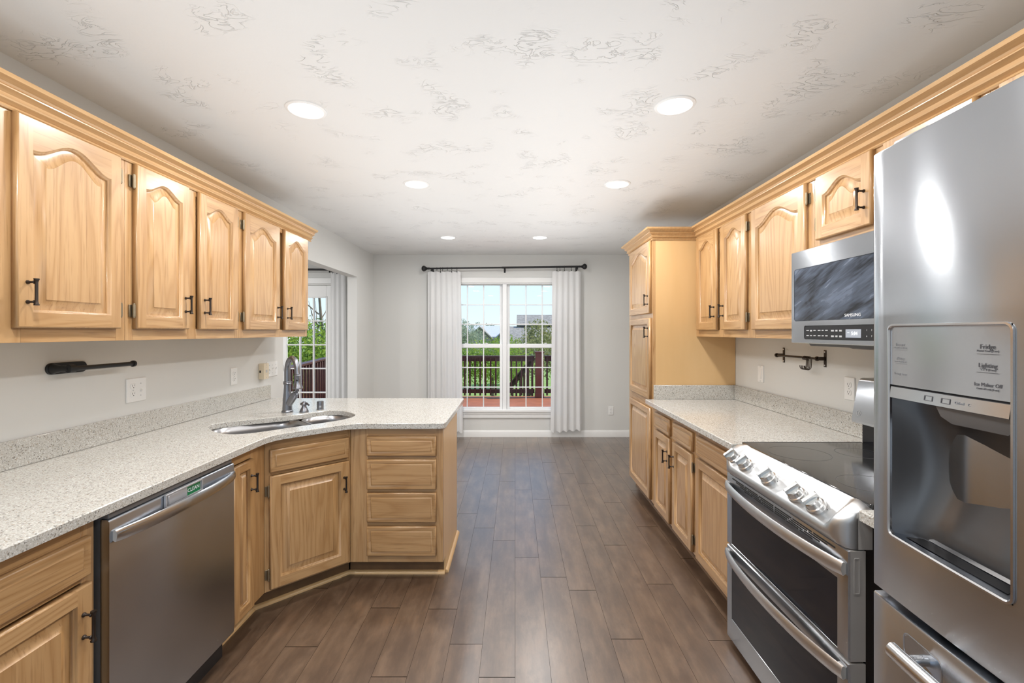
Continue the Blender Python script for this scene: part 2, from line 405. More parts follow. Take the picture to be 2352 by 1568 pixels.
# ---------------------------------------------------------------- the room
XL, XR, YB, YR, H = -1.897, 1.684, 6.10, -2.5, 2.44      # left wall, right wall, back wall, open rear, ceiling
XD = -5.0                                                # far wall of the dining room beyond the opening
WT = 0.115
JOINT = {-3: 2.311, -2: 3.267, -1: 3.069, 0: 2.838, 1: 2.611, 2: 2.479, 3: 2.085}   # plank ends read off the photograph
PW, PL = 0.147, 1.215
fl = MB()
fl.box(XD-0.15, XR+0.15, YR, YB+0.15, -0.06, -0.0025, m=1)
i0, i1 = math.floor(XD/PW), math.ceil(XR/PW)
plank_tone = []
for i in range(i0, i1):
    xa, xb = max(i*PW+0.0006, XD), min((i+1)*PW-0.0006, XR)
    off = JOINT.get(i, (i*0.618 % 1)*PL)
    y = off - PL*math.ceil((off-YR)/PL)
    while y < YB:
        ya, yb = max(y+0.0016, YR), min(y+PL-0.0016, YB)
        if yb-ya > 0.01:
            fl.poly([(xa, ya, 0), (xb, ya, 0), (xb, yb, 0), (xa, yb, 0)], 0)
            plank_tone.append((random.random(), random.random()))
        y += PL
fo = struct('floor', fl, [M['floor'], M['gap']], recalc=False, smooth=False)
ca = fo.data.color_attributes.new('plank', 'FLOAT_COLOR', 'CORNER'); pi_ = 0
for p in fo.data.polygons:
    if p.material_index == 0:
        t_ = plank_tone[pi_]; pi_ += 1
        for li in p.loop_indices: ca.data[li].color = (t_[0], t_[1], 0, 1)
struct('ceiling', MB().box(XD-0.15, XR+0.15, YR, YB+0.15, H, H+0.15), M['ceiling'], smooth=False)
wl = MB()
wl.box(XL-WT, XL, YR, 3.72, 0, H); wl.box(XL-WT, XL, 3.72, 5.46, 2.07, H); wl.box(XL-WT, XL, 5.46, YB, 0, H)
struct('wall_left', wl, M['wall'], smooth=False)
struct('wall_right', MB().box(XR, XR+0.15, YR, YB+0.15, 0, H), M['wall'], smooth=False)
struct('wall_dining', MB().box(XD-0.15, XD, YR, YB+0.15, 0, H), M['wall'], smooth=False)
WX0, WX1, WZ0, WZ1 = -0.915, 0.635, 0.36, 2.065
DX0, DX1, DZ1 = -3.24, -2.36, 2.06
wb_ = MB()
for a in ((XD, DX0, 0, H), (DX0, DX1, DZ1, H), (DX1, WX0, 0, H), (WX0, WX1, 0, WZ0), (WX0, WX1, WZ1, H), (WX1, XR, 0, H)):
    wb_.box(a[0], a[1], YB, YB+0.15, a[2], a[3])
struct('wall_back', wb_, M['wall'], smooth=False)
def base_prof(t=0.013, h=0.088): return [(0, 0), (-t, 0), (-t, h-0.02), (-t*0.55, h-0.006), (-t*0.3, h), (0, h)]
bb = MB(); bb.prism([(YB+p[0], p[1]) for p in base_prof()], 'x', XL, XR)
bb.prism([(YB+p[0], p[1]) for p in base_prof()], 'x', DX1+0.075, XL-WT); bb.prism([(YB+p[0], p[1]) for p in base_prof()], 'x', XD, DX0-0.075)
struct('baseboard_back', bb, M['white'])
bb = MB(); bb.prism([(XL-p[0], p[1]) for p in base_prof()], 'y', 5.46, YB-0.014); bb.prism([(XL-p[0], p[1]) for p in base_prof()], 'y', 3.55, 3.72)
struct('baseboard_left', bb, M['white'])
bb = MB(); bb.prism([(XR+p[0], p[1]) for p in base_prof()], 'y', 4.22, YB-0.014)
struct('baseboard_right', bb, M['white'])

# window_1: a pair of double-hung sashes in one casing
win = bpy.data.objects.new('window_1', None); C.objects.link(win); win['kind'] = 'structure'; win.location = (0, YB, 0)
m_ = MB()
cw = 0.072
m_.box(WX0-cw, WX0+0.004, -0.018, 0.002, WZ0, WZ1+cw, 0.004); m_.box(WX1-0.004, WX1+cw, -0.018, 0.002, WZ0, WZ1+cw, 0.004)
m_.box(WX0+0.004, WX1-0.004, -0.018, 0.002, WZ1-0.004, WZ1+cw, 0.004)
m_.box(WX0-cw-0.012, WX1+cw+0.012, -0.034, 0.05, WZ0-0.03, WZ0+0.004, 0.006)
m_.box(WX0-cw, WX1+cw, -0.017, 0.0, WZ0-0.105, WZ0-0.03, 0.004)
m_.box(WX0-cw+0.005, WX1+cw-0.005, -0.024, -0.016, WZ0-0.052, WZ0-0.03, 0.003)
m_.build('casing', M['white'], win)
m_ = MB()
MX0, MX1 = -0.168, -0.112                                      # mullion between the two units
m_.box(WX0, WX0+0.02, 0.0, 0.14, WZ0, WZ1); m_.box(WX1-0.02, WX1, 0.0, 0.14, WZ0, WZ1); m_.box(WX0, WX1, 0.0, 0.14, WZ1-0.018, WZ1)
m_.box(WX0, WX1, 0.03, 0.14, WZ0, WZ0+0.012); m_.box(MX0, MX1, 0.012, 0.14, WZ0, WZ1, 0.004)
m_.build('frame', M['vinyl'], win)
def sash(name, x0, x1, z0, z1, gx0, gx1, gz0, gz1, y, lock=False):
    s = MB()
    s.box(x0, gx0, y, y+0.035, z0, z1, 0.004); s.box(gx1, x1, y, y+0.035, z0, z1, 0.004)
    s.box(gx0, gx1, y, y+0.035, z0, gz0, 0.004); s.box(gx0, gx1, y, y+0.035, gz1, z1, 0.004)
    for k in (1, 2):
        x = gx0+(gx1-gx0)*k/3; s.box(x-0.0075, x+0.0075, y+0.008, y+0.026, gz0, gz1, 0.003)
        z = gz0+(gz1-gz0)*k/3; s.box(gx0, gx1, y+0.009, y+0.025, z-0.0075, z+0.0075, 0.003)
    so = s.build(name, M['vinyl'], win)
    g = MB(); g.box(gx0-0.004, gx1+0.004, y+0.0155, y+0.0185, gz0-0.004, gz1+0.004); g.build('pane', M['glass'], so)
    if lock:
        l_ = MB()
        for x in (gx0+(gx1-gx0)*0.30, gx0+(gx1-gx0)*0.72):
            l_.box(x-0.03, x+0.03, y+0.004, y+0.03, z1, z1+0.006, 0.002); l_.box(x-0.008, x+0.024, y-0.002, y+0.012, z1+0.006, z1+0.014, 0.002)
        l_.build('sash_lock', M['vinyl'], so)
for gx0, gx1, x0, x1 in ((-0.867, -0.206, WX0+0.02, MX0), (-0.072, 0.590, MX1, WX1-0.02)):
    sash('upper_sash', x0, x1, 1.215, WZ1-0.018, gx0, gx1, 1.246, 2.040, 0.075)
    sash('lower_sash', x0, x1, WZ0+0.012, 1.243, gx0, gx1, 0.393, 1.192, 0.038, True)

# door_1: white fifteen-pane door in the dining room
dr = bpy.data.objects.new('door_1', None); C.objects.link(dr); dr['kind'] = 'structure'; dr.location = (0, YB, 0)
m_ = MB(); cw = 0.07
m_.box(DX0-cw, DX0+0.005, -0.017, 0.0, 0, DZ1+cw, 0.004); m_.box(DX1-0.005, DX1+cw, -0.017, 0.0, 0, DZ1+cw, 0.004); m_.box(DX0+0.005, DX1-0.005, -0.017, 0.0, DZ1-0.005, DZ1+cw, 0.004)
m_.box(DX0, DX0+0.02, 0, 0.14, 0, DZ1); m_.box(DX1-0.02, DX1, 0, 0.14, 0, DZ1); m_.box(DX0, DX1, 0, 0.14, DZ1-0.02, DZ1)
m_.box(DX0, DX1, 0.0, 0.14, 0, 0.015)
m_.build('casing', M['white'], dr)
gx0, gx1, gz0, gz1 = -3.085, -2.538, 0.268, 1.876
s = MB(); y = 0.03
s.box(DX0+0.023, gx0, y, y+0.044, 0.018, DZ1-0.023, 0.003); s.box(gx1, DX1-0.023, y, y+0.044, 0.018, DZ1-0.023, 0.003)
s.box(gx0, gx1, y, y+0.044, 0.018, gz0, 0.003); s.box(gx0, gx1, y, y+0.044, gz1, DZ1-0.023, 0.003)
for x0, x1, z0, z1 in ((gx0-0.012, gx0+0.012, gz0-0.012, gz1+0.012), (gx1-0.012, gx1+0.012, gz0-0.012, gz1+0.012)): s.box(x0, x1, y-0.006, y+0.006, z0, z1, 0.003)
for z in (gz0, gz1): s.box(gx0, gx1, y-0.006, y+0.006, z-0.012, z+0.012, 0.003)
for k in (1, 2):
    x = gx0+(gx1-gx0)*k/3; s.box(x-0.010, x+0.010, y+0.005, y+0.039, gz0, gz1, 0.004)
for k in (1, 2, 3, 4):
    z = gz0+(gz1-gz0)*k/5; s.box(gx0, gx1, y+0.006, y+0.038, z-0.009, z+0.009, 0.004)
so = s.build('door_leaf', M['white'], dr)
MB().box(gx0-0.004, gx1+0.004, y+0.02, y+0.024, gz0-0.004, gz1+0.004).build('pane', M['glass'], so)
k_ = MB(); k_.lathe([(0.028, 0), (0.028, 0.006), (0.010, 0.010), (0.010, 0.03), (0.024, 0.036), (0.027, 0.05), (0.018, 0.062), (0, 0.064)], (DX0+0.09, y, 0.95), (0, -1, 0), 18)
k_.build('door_knob', M['nickel'], so)

# trim: quarter-round strips at the foot of the cabinets
def qround(pts, side, r=0.018, n=4):
    """strip along a floor path; side = +1 / -1 says on which side of the path the round faces"""
    mb = MB(); rings = []
    prof = [(0, 0)] + [(r*math.cos(a), r*math.sin(a)) for a in [PI/2*k/n for k in range(n+1)]]
    P = [Vector((p[0], p[1])) for p in pts]
    for i, p in enumerate(P):
        a = (P[i]-P[i-1]).normalized() if i else (P[1]-P[0]).normalized()
        b = (P[i+1]-P[i]).normalized() if i+1 < len(P) else a
        na, nb = Vector((a.y, -a.x))*side, Vector((b.y, -b.x))*side
        s_ = na+nb; mit = s_/max(s_.dot(na), 0.2)
        rings.append([(p.x+mit.x*q[0], p.y+mit.y*q[0], q[1]) for q in prof])
    return mb.loops(rings, True, True, True)

# ---------------------------------------------------------------- cabinet pieces (local frame: front faces -y, x to the right, z up)
FT = 0.022          # door thickness
def bar_pull(parent, cx, cz, yf=-FT, vertical=True, L=0.088):
    mb = MB()
    def P(a, y, b=0): return (cx+b, y, cz+a) if vertical else (cx+a, y, cz+b)
    for s_ in (-1, 1):
        q = s_*(L/2-0.012)
        mb.lathe([(0.0065, 0), (0.0065, 0.003), (0.0036, 0.007), (0.0034, 0.026)], P(q, yf), (0, -1, 0), 12)
        mb.lathe([(0.0048, -0.003), (0.0062, 0.0), (0.0048, 0.003)], P(q, yf-0.022), (0, -1, 0), 12)
    ax = (0, 0, 1) if vertical else (1, 0, 0); h = L/2
    mb.lathe([(0, -h), (0.0075, -h+0.0005), (0.0078, -h+0.003), (0.0056, -h+0.0075), (0.0044, -h+0.013), (0.0044, h-0.013), (0.0056, h-0.0075), (0.0078, h-0.003), (0.0075, h-0.0005), (0, h)],
             P(0, yf-0.029), ax, 14)
    return mb.build('handle', M['bronze'], parent)
def hinge(parent, x, z, side):
    """knuckle on the door's edge, leaf on the face frame"""
    mb = MB()
    mb.lathe([(0.0025, -0.031), (0.0045, -0.029), (0.0045, -0.0255), (0.0058, -0.025), (0.0058, 0.025), (0.0045, 0.0255), (0.0045, 0.029), (0.0025, 0.031)], (x+side*0.0055, -0.013, z), (0, 0, 1), 12)
    mb.box(x+side*0.002, x+side*0.020, -0.0055, -0.0012, z-0.025, z+0.025, 0.001)
    return mb.build('hinge', M['hinge'], parent)
def door(parent, x0, x1, z0, z1, arch=True, hinges=None, handle=None, hz=None, st=0.056, label=None):
    w = x1-x0
    if w < 0.22: st = 0.046
    xl, xr, zb = x0+st, x1-st, z0+st+0.004
    N = 22; A = min(0.062, 0.215*(xr-xl)) if arch else 0
    zs = z1-st-A
    def curve(d):
        a, b = xl+d, xr-d; out = []
        for k in range(N+1):
            x = b+(a-b)*k/N; t = 2*(x-a)/(b-a)-1
            if arch:
                q = abs(t); q = 0 if q < 0.02 else q
                bump = 0.5+0.5*math.cos(PI*min(1, max(0, (q-0.0)/0.93))); bump = bump**0.86
            else: bump = 0
            out.append((x, zs+A*bump-d))
        return out
    def loop(d, y): return [(xl+d, y, zb+d), (xr-d, y, zb+d)] + [(x, y, z) for x, z in curve(d)]
    mb = MB(); e_ = 0.005; yf = -FT; c0 = -0.009
    xo0, xo1, zo0, zo1 = x0+e_, x1-e_, z0+e_, z1-e_
    ox0, ox1, ob = xl+c0, xr-c0, zb+c0
    mb.poly([(xo0, yf, zo0), (ox0, yf, zo0), (ox0, yf, zo1), (xo0, yf, zo1)], 0)
    mb.poly([(ox1, yf, zo0), (xo1, yf, zo0), (xo1, yf, zo1), (ox1, yf, zo1)], 0)
    mb.poly([(ox0, yf, zo0), (ox1, yf, zo0), (ox1, yf, ob), (ox0, yf, ob)], 1)
    cv = curve(c0)
    for (xa, za), (xb, zb2) in zip(cv, cv[1:]): mb.poly([(xb, yf, zb2), (xa, yf, za), (xa, yf, zo1), (xb, yf, zo1)], 1)
    R = lambda i, y: [(x0+i, y, z0+i), (x1-i, y, z0+i), (x1-i, y, z1-i), (x0+i, y, z1-i)]
    mb.loops([R(0, -0.001), R(0, yf+0.007), R(0.002, yf+0.002), R(e_, yf)], True, True, False, 0)
    mb.loops([loop(c0, yf), loop(-0.0065, yf+0.0016), loop(-0.005, yf+0.0055), loop(-0.0032, yf+0.0058), loop(0, yf+0.011), loop(0, yf+0.0155)], True, False, False, 0)
    d_ = mb.build('door', [M['oak'], M['oak_h']], parent, recalc=False, ang=0.5)
    pb = MB(); s1 = 0.034 if (xr-xl) > 0.1 else 0.018
    pb.loops([loop(-0.001, yf+0.0145), loop(0.006, yf+0.0145), loop(s1, yf+0.0045), loop(s1+0.0015, yf+0.0025)], True, False, False)
    d = s1+0.0015; cv = curve(d)
    for (xa, za), (xb, zb2) in zip(cv, cv[1:]): pb.poly([(xb, yf+0.0025, zb+d), (xa, yf+0.0025, zb+d), (xa, yf+0.0025, za), (xb, yf+0.0025, zb2)])
    pb.build('raised_panel', M['oak'], d_, recalc=False, ang=0.2)
    if handle:
        hx = x0+0.030 if handle == 'L' else x1-0.030
        bar_pull(d_, hx, hz)
    if hinges:
        for z in (z0+0.075, z1-0.075): hinge(d_, x0 if hinges == 'L' else x1, z, -1 if hinges == 'L' else 1)
    if label: d_['label'] = label
    return d_
def drawer_front(parent, x0, x1, z0, z1, name='drawer_front'):
    yf = -FT; R = lambda i, y: [(x0+i, y, z0+i), (x1-i, y, z0+i), (x1-i, y, z1-i), (x0+i, y, z1-i)]
    mb = MB()
    mb.loops([R(0, -0.001), R(0, yf+0.008), R(0.003, yf+0.003), R(0.006, yf+0.002), R(0.021, yf+0.0055), R(0.0225, yf+0.0065), R(0.0275, yf+0.0015), R(0.030, yf+0.0005)], True, True, False)
    mb.poly(R(0.030, yf+0.0005))
    return mb.build(name, M['oak_h'], parent, recalc=False, ang=0.12)
def face_frame(parent, w, z0, z1, stiles, rails, t=0.019):
    """stiles: (x0,x1); rails: (z0,z1)"""
    mb = MB()
    for a, b in stiles: mb.box(a, b, 0, t, z0, z1, 0.0006, 0)
    xs = sorted(stiles)
    for (a0, a1), (b0, b1) in zip(xs, xs[1:]):
        for r0, r1 in rails: mb.box(a1, b0, 0.0003, t, r0, r1, 0.0006, 1)
    return mb.build('face_frame', [M['oak'], M['oak_h']], parent)
BZ0, BZ1 = 0.100, 0.864        # base cabinets
UZ0, UZ1 = 1.372, 2.134        # wall cabinets
def base_cabinet(label, x, y, rz, w, d=0.60, toe=True, name='base_cabinet', group=None, toe_x=0):
    t = thing(name, label, 'cabinet', (x, y, 0), rz, group)
    mb = MB()
    mb.box(0, w, 0.019, 0.037, BZ0, BZ1); mb.box(0, 0.016, 0.037, d, BZ0, BZ1); mb.box(w-0.016, w, 0.037, d, BZ0, BZ1)
    mb.box(0.016, w-0.016, d-0.01, d, BZ0, BZ1); mb.box(0.016, w-0.016, 0.037, d-0.01, BZ0, BZ0+0.016)
    mb.build('carcass', M['veneer'], t)
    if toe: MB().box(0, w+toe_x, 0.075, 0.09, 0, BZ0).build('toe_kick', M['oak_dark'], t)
    return t
def wall_cabinet(label, x, y, rz, w, d, z0=UZ0, z1=UZ1, name='upper_cabinet', group=None):
    t = thing(name, label, 'cabinet', (x, y, 0), rz, group)
    MB().box(0, w, 0.019, d, z0+0.012, z1).build('carcass', M['veneer'], t)
    return t
R90 = PI/2
# ---- left wall cabinets (faces +x); local x runs into the room's depth
XUL = -1.597; DL = -XL+XUL-0.002
def left_upper(label, y0, y1, doors, z0=UZ0):
    t = wall_cabinet(label, XUL, y0, R90, y1-y0, DL, z0)
    w = y1-y0
    face_frame(t, w, z0, UZ1, [(0, 0.04), (w/2-0.03, w/2+0.03), (w-0.04, w)], [(z0, z0+0.05), (UZ1-0.05, UZ1)])
    for a, b, hg, hd in doors: door(t, a-y0, b-y0, 1.420, 2.108, True, hg, hd, 1.536)
    return t
left_upper('oak two-door wall cabinet over the paper towel holder, nearest the left edge', 1.02, 1.860, [(1.045, 1.372, 'L', 'R'), (1.440, 1.823, 'R', 'L')])
left_upper('oak two-door wall cabinet above the double outlet, middle of the left run', 1.861, 2.629, [(1.897, 2.205, 'L', 'R'), (2.279, 2.590, 'R', 'L')])
left_upper('oak two-door wall cabinet at the end of the left run beside the dining opening', 2.630, 3.490, [(2.660, 3.050, 'L', 'R'), (3.120, 3.465, 'R', 'L')])
# ---- right wall cabinets (faces -x); local x runs towards the camera
XUR = 1.384; DR = XR-XUR-0.002
def RU(y): return y
def right_upper(label, yf, yn, doors, stiles, z0=UZ0, dz0=1.420):
    t = wall_cabinet(label, XUR, yf, -R90, yf-yn, DR, z0)
    face_frame(t, yf-yn, z0, UZ1, [(yf-a, yf-b) for a, b in stiles], [(z0, dz0+0.002), (UZ1-0.05, UZ1)])
    for a, b, hg, hd, hz in doors: door(t, yf-a, yf-b, dz0, 2.108, True, hg, hd, hz)
    return t
right_upper('oak two-door wall cabinet against the tall pantry', 3.470, 2.660, [(3.425, 3.085, 'L', 'R', 1.545), (3.010, 2.700, 'R', 'L', 1.545)], [(3.470, 3.42), (3.08, 3.02), (2.70, 2.660)])
right_upper('oak wall cabinet with one wide door left of the microwave', 2.659, 2.101, [(2.628, 2.146, 'R', None, 0)], [(2.659, 2.62), (2.15, 2.101)])
right_upper('short oak two-door cabinet mounted over the microwave', 2.100, 1.325, [(2.068, 1.746, 'L', 'R', 1.925), (1.690, 1.352, 'R', 'L', 1.925)], [(2.100, 2.06), (1.75, 1.69), (1.36, 1.325)], z0=1.772, dz0=1.822)
right_upper('oak cabinet over the refrigerator, mostly hidden behind its top', 1.324, 0.14, [(1.285, 0.745, 'L', 'R', 1.96), (0.715, 0.175, 'R', 'L', 1.96)], [(1.324, 1.28), (0.75, 0.71), (0.18, 0.14)], z0=1.835, dz0=1.875)
# ---- pantry
t = thing('pantry_cabinet', 'tall oak pantry cabinet with three stacked doors at the end of the right counter', 'cabinet', (1.053, 4.190, 0), -R90)
PWD = 4.190-3.472
MB().box(0, PWD, 0.019, XR-1.053-0.002, BZ0, UZ1).build('carcass', M['veneer'], t)
MB().box(0, PWD, 0.075, XR-1.053-0.002, 0, BZ0).build('toe_kick', M['oak_dark'], t)
face_frame(t, PWD, BZ0, UZ1, [(0, 0.08), (PWD-0.045, PWD)], [(BZ0, 0.12), (0.815, 0.885), (1.513, 1.553), (UZ1-0.05, UZ1)])
px0, px1 = 4.190-4.110, 4.190-3.508
door(t, px0, px1, 0.114, 0.818, False, None, None)
door(t, px0, px1, 0.884, 1.515, False, None, 'R', 1.405)
door(t, px0, px1, 1.551, 2.112, True, None, 'R', 1.655)
# ---- right base cabinets
XBR = 1.053
t = base_cabinet('oak base cabinet with two drawers and two handled doors next to the pantry', XBR, 3.470, -R90, 3.470-2.640, 0.628)
W_ = 3.470-2.640
face_frame(t, W_, BZ0, BZ1, [(0, 0.09), (W_/2-0.02, W_/2+0.055), (W_-0.04, W_)], [(BZ0, 0.122), (0.682, 0.706), (0.81, BZ1)])
for a, b, hd in ((3.385, 3.062, 'R'), (2.992, 2.672, 'L')):
    drawer_front(t, 3.470-a, 3.470-b, 0.702, 0.814); door(t, 3.470-a, 3.470-b, 0.113, 0.687, False, 'L' if hd == 'R' else 'R', hd, 0.563)
t = base_cabinet('oak base cabinet with one drawer and one wide door left of the range', XBR, 2.639, -R90, 2.639-2.085, 0.628)
W_ = 2.639-2.085
face_frame(t, W_, BZ0, BZ1, [(0, 0.04), (W_-0.04, W_)], [(BZ0, 0.122), (0.682, 0.706), (0.81, BZ1)])
drawer_front(t, 2.639-2.606, 2.639-2.125, 0.702, 0.814); door(t, 2.639-2.606, 2.639-2.125, 0.113, 0.687, False, 'R', None)
t = base_cabinet('narrow recessed base cabinet squeezed between range and refrigerator', 1.26, 1.312, -R90, 0.235, 0.42)
face_frame(t, 0.235, BZ0, BZ1, [(0, 0.03), (0.205, 0.235)], [(BZ0, 0.122), (0.682, 0.706), (0.81, BZ1)])
drawer_front(t, 0.02, 0.215, 0.702, 0.814); door(t, 0.02, 0.215, 0.113, 0.687, False, 'R', 'L', 0.563)
# ---- left base cabinets
XBL = -1.255; DBL = -XL+XBL-0.002
t = base_cabinet('oak base cabinet with drawer and door left of the dishwasher, nearest the camera', XBL, 0.55, R90, 0.805, DBL)
face_frame(t, 0.805, BZ0, BZ1, [(0, 0.04), (0.385, 0.425), (0.765, 0.805)], [(BZ0, 0.122), (0.682, 0.706), (0.81, BZ1)])
for a, b, hg, hd in ((0.575, 0.925, 'R', 'L'), (0.965, 1.330, 'L', 'R')):
    drawer_front(t, a-0.55, b-0.55, 0.700, 0.814); door(t, a-0.55, b-0.55, 0.113, 0.680, False, hg, hd, 0.567)
t = base_cabinet('slim oak base cabinet with one tall narrow door right of the dishwasher', XBL, 1.977, R90, 0.298, 0.10, toe_x=0.032)
face_frame(t, 0.298, BZ0, BZ1, [(0, 0.028), (0.178, 0.298)], [(BZ0, 0.122), (0.81, BZ1)])
door(t, 0.024, 0.180, 0.110, 0.808, False, 'L', 'R', 0.703, label='tall narrow oak door with handle on its right')
# corner sink cabinet on the diagonal
ax, ay, bx, by = -1.255, 2.277, -0.935, 2.585
dl = math.hypot(bx-ax, by-ay); rz = math.atan2(by-ay, bx-ax)
t = thing('corner_sink_cabinet', 'diagonal oak corner cabinet with false drawer and door under the sink', 'cabinet', (ax, ay, 0), rz)
face_frame(t, dl, BZ0, BZ1, [(0, 0.03), (dl-0.022, dl)], [(BZ0, 0.122), (0.682, 0.706), (0.81, BZ1)])
drawer_front(t, 0.022, dl-0.016, 0.700, 0.814); door(t, 0.022, dl-0.016, 0.113, 0.682, False, 'L', 'R', 0.563)
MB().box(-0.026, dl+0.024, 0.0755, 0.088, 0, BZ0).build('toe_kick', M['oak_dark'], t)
MB().box(0.004, dl-0.004, 0.0195, 0.030, BZ0, BZ1).build('carcass', M['veneer'], t)
# peninsula drawers
t = thing('drawer_cabinet', 'oak peninsula cabinet with a stack of four drawers and plain end panel', 'cabinet', (-0.934, 2.585, 0), 0)
W_ = 0.934-0.408
MB().box(0, W_-0.008, 0.019, 0.60, BZ0, BZ1).build('carcass', M['veneer'], t)
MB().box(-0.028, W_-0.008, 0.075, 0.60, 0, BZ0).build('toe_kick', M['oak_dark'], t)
face_frame(t, W_, BZ0, BZ1, [(0, 0.10), (W_-0.045, W_)], [(BZ0, 0.145), (0.305, 0.335), (0.494, 0.52), (0.683, 0.709), (0.812, BZ1)])
for z0, z1 in ((0.706, 0.818), (0.517, 0.686), (0.331, 0.498), (0.141, 0.308)): drawer_front(t, 0.096, W_-0.038, z0, z1)
ep = MB(); ep.prism([(0.0195, BZ0), (0.075, BZ0), (0.075, 0), (0.60, 0), (0.60, BZ1), (0.0195, BZ1)], 'x', W_-0.0078, W_)
ep.build('end_panel', M['veneer'], t)
t = thing('peninsula_back', 'oak back panel of the peninsula facing the dining area', 'panel', (-1.9, 3.19, 0), 0)
MB().box(0.005, 1.9-0.41, 0, 0.018, 0, BZ1).build('back_panel', M['oak'], t)
# quarter-round strips
struct('trim_1', qround([(-1.33, 1.98), (-1.33, 2.308), (-0.967, 2.66), (-0.409, 2.66)], 1), M['veneer'])
struct('trim_2', qround([(-0.407, 2.662), (-0.407, 3.19)], 1), M['veneer'])
struct('trim_3', qround([(1.128, 2.09), (1.128, 4.19)], -1), M['oak_dark'])
# crown mouldings
def crown(name, label, path):
    prof = [(0.0, 2.108), (0.006, 2.108), (0.010, 2.113), (0.006, 2.120), (0.003, 2.122), (0.020, 2.131), (0.022, 2.136), (0.015, 2.140), (0.018, 2.149), (0.032, 2.157), (0.037, 2.159), (0.037, 2.163), (0.031, 2.166), (0.038, 2.174), (0.055, 2.181), (0.060, 2.183), (0.064, 2.195), (0.0, 2.195)]
    P = [Vector(p) for p in path]; rings = []
    for i, p in enumerate(P):
        a = (P[i]-P[i-1]).normalized() if i else (P[1]-P[0]).normalized()
        b = (P[i+1]-P[i]).normalized() if i+1 < len(P) else a
        na, nb = Vector((a.y, -a.x)), Vector((b.y, -b.x)); s_ = na+nb; mit = s_/max(s_.dot(na), 0.2)
        rings.append([(p.x+mit.x*q[0], p.y+mit.y*q[0], q[1]) for q in prof])
    mb = MB(); mb.loops(rings, True, True, True)
    return tag(mb.build(name, M['oak_crown'], ang=0.3), label, 'molding')
t_ = NT('oak_molding'); v_ = t_.mapped((1, 0.05, 1)); f_ = t_.noise(v_, 60, 3, 0.6)
t_.color(t_.mix(t_.ramp(f_, [(0.3, 0.0), (0.7, 1.0)]), OAK_B, OAK_A)); t_.set(Roughness=0.36, Coat_Weight=0.3, Coat_Roughness=0.16); M['oak_crown'] = t_.m
crown('crown_molding', 'stepped oak crown molding along the top of the left wall cabinets', [(XUL+0.0005, 1.0), (XUL+0.0005, 3.545)])
crown('crown_molding', 'stepped oak crown molding along the right wall cabinets and around the pantry', [(XR-0.002, 4.190), (1.053, 4.190), (1.053, 3.471), (XUR, 3.471), (XUR, 0.14)])
# ---------------------------------------------------------------- worktops
CZ0, CZ1 = 0.865, 0.895
def slab(outline, z0=CZ0, z1=CZ1, hole=None, ch=0.003):
    """stone slab: outline ccw, optional hole ccw"""
    mb = MB(); bm = mb.bm
    inn = offset_poly(outline, ch)
    P = lambda pts, z: [(p[0], p[1], z) for p in pts]
    rings = [P(outline, z0), P(outline, z1-ch), P(inn, z1)]
    rv = [[mb.v(p) for p in r] for r in rings]; n = len(outline)
    for a, b in zip(rv, rv[1:]):
        for i in range(n): mb.f([a[i], a[(i+1) % n], b[(i+1) % n], b[i]])
    if hole:
        ho = offset_poly(hole, -ch)
        hr = [[mb.v(p) for p in r] for r in (P(hole, z0), P(hole, z1-ch), P(ho, z1))]; h = len(hole)
        for a, b in zip(hr, hr[1:]):
            for i in range(h): mb.f([a[(i+1) % h], a[i], b[i], b[(i+1) % h]])
        for out_, in_ in ((rv[2], hr[2]), (rv[0], hr[0])):
            es = [bm.edges.get([l[i], l[(i+1) % len(l)]]) for l in (out_, in_) for i in range(len(l))]
            bmesh.ops.triangle_fill(bm, use_beauty=True, use_dissolve=False, edges=es)
    else:
        mb.f(rv[2]); mb.f(rv[0][::-1])
    return mb
def bez(p0, p1, p2, n=8):
    return [tuple((1-t)**2*Vector(p0)+2*t*(1-t)*Vector(p1)+t*t*Vector(p2)) for t in [k/n for k in range(n+1)]]
XE = -1.211; YF = 2.548; XP = -0.393
c1, c2 = (XE, 2.259), (-0.912, YF); q = 0.075
out = [(XL+0.001, 0.5), (XE, 0.5)] + bez((XE, c1[1]-0.09), c1, (c1[0]+q*0.72, c1[1]+q*0.70)) + bez((c2[0]-q*0.72, c2[1]-q*0.70), c2, (c2[0]+0.09, YF)) \
    + bez((XP-0.045, YF), (XP, YF), (XP, YF+0.045), 6) + bez((XP, 3.49), (XP, 3.52), (XP-0.03, 3.52), 5) + [(XL+0.001, 3.52)]
SU, SV = 0.935, 2.775                       # sink centre along / across the diagonal
SX, SY = (SU-SV)/math.sqrt(2), (SU+SV)/math.sqrt(2)
def sink_outline(g=0.0):
    """D-shaped undermount outline in sink axes (x along the diagonal, y away from the front)"""
    a = bez((0.12, -0.196), (0.36, -0.19), (0.371, -0.02), 8) + bez((0.373, 0.03), (0.375, 0.182), (0.255, 0.184), 7)[0:] \
        + bez((0.20, 0.180), (0.12, 0.160), (0.03, 0.172), 4) + bez((-0.04, 0.182), (-0.14, 0.205), (-0.25, 0.212), 4) + bez((-0.30, 0.212), (-0.372, 0.205), (-0.373, 0.08), 7) + bez((-0.374, 0.03), (-0.376, -0.203), (-0.22, -0.203), 8) + bez((-0.14, -0.203), (-0.05, -0.197), (0.05, -0.197), 4)
    return offset_poly(a, -g) if g else a
cs, sn = math.cos(PI/4), math.sin(PI/4)
hole = [(SX+p[0]*cs-p[1]*sn, SY+p[0]*sn+p[1]*cs) for p in sink_outline()]
wt_ = thing('worktop', 'long speckled quartz worktop wrapping the left wall, corner sink and peninsula', 'countertop', (0, 0, 0))
slab(out, hole=hole).build('slab', M['quartz'], wt_, ang=0.4)
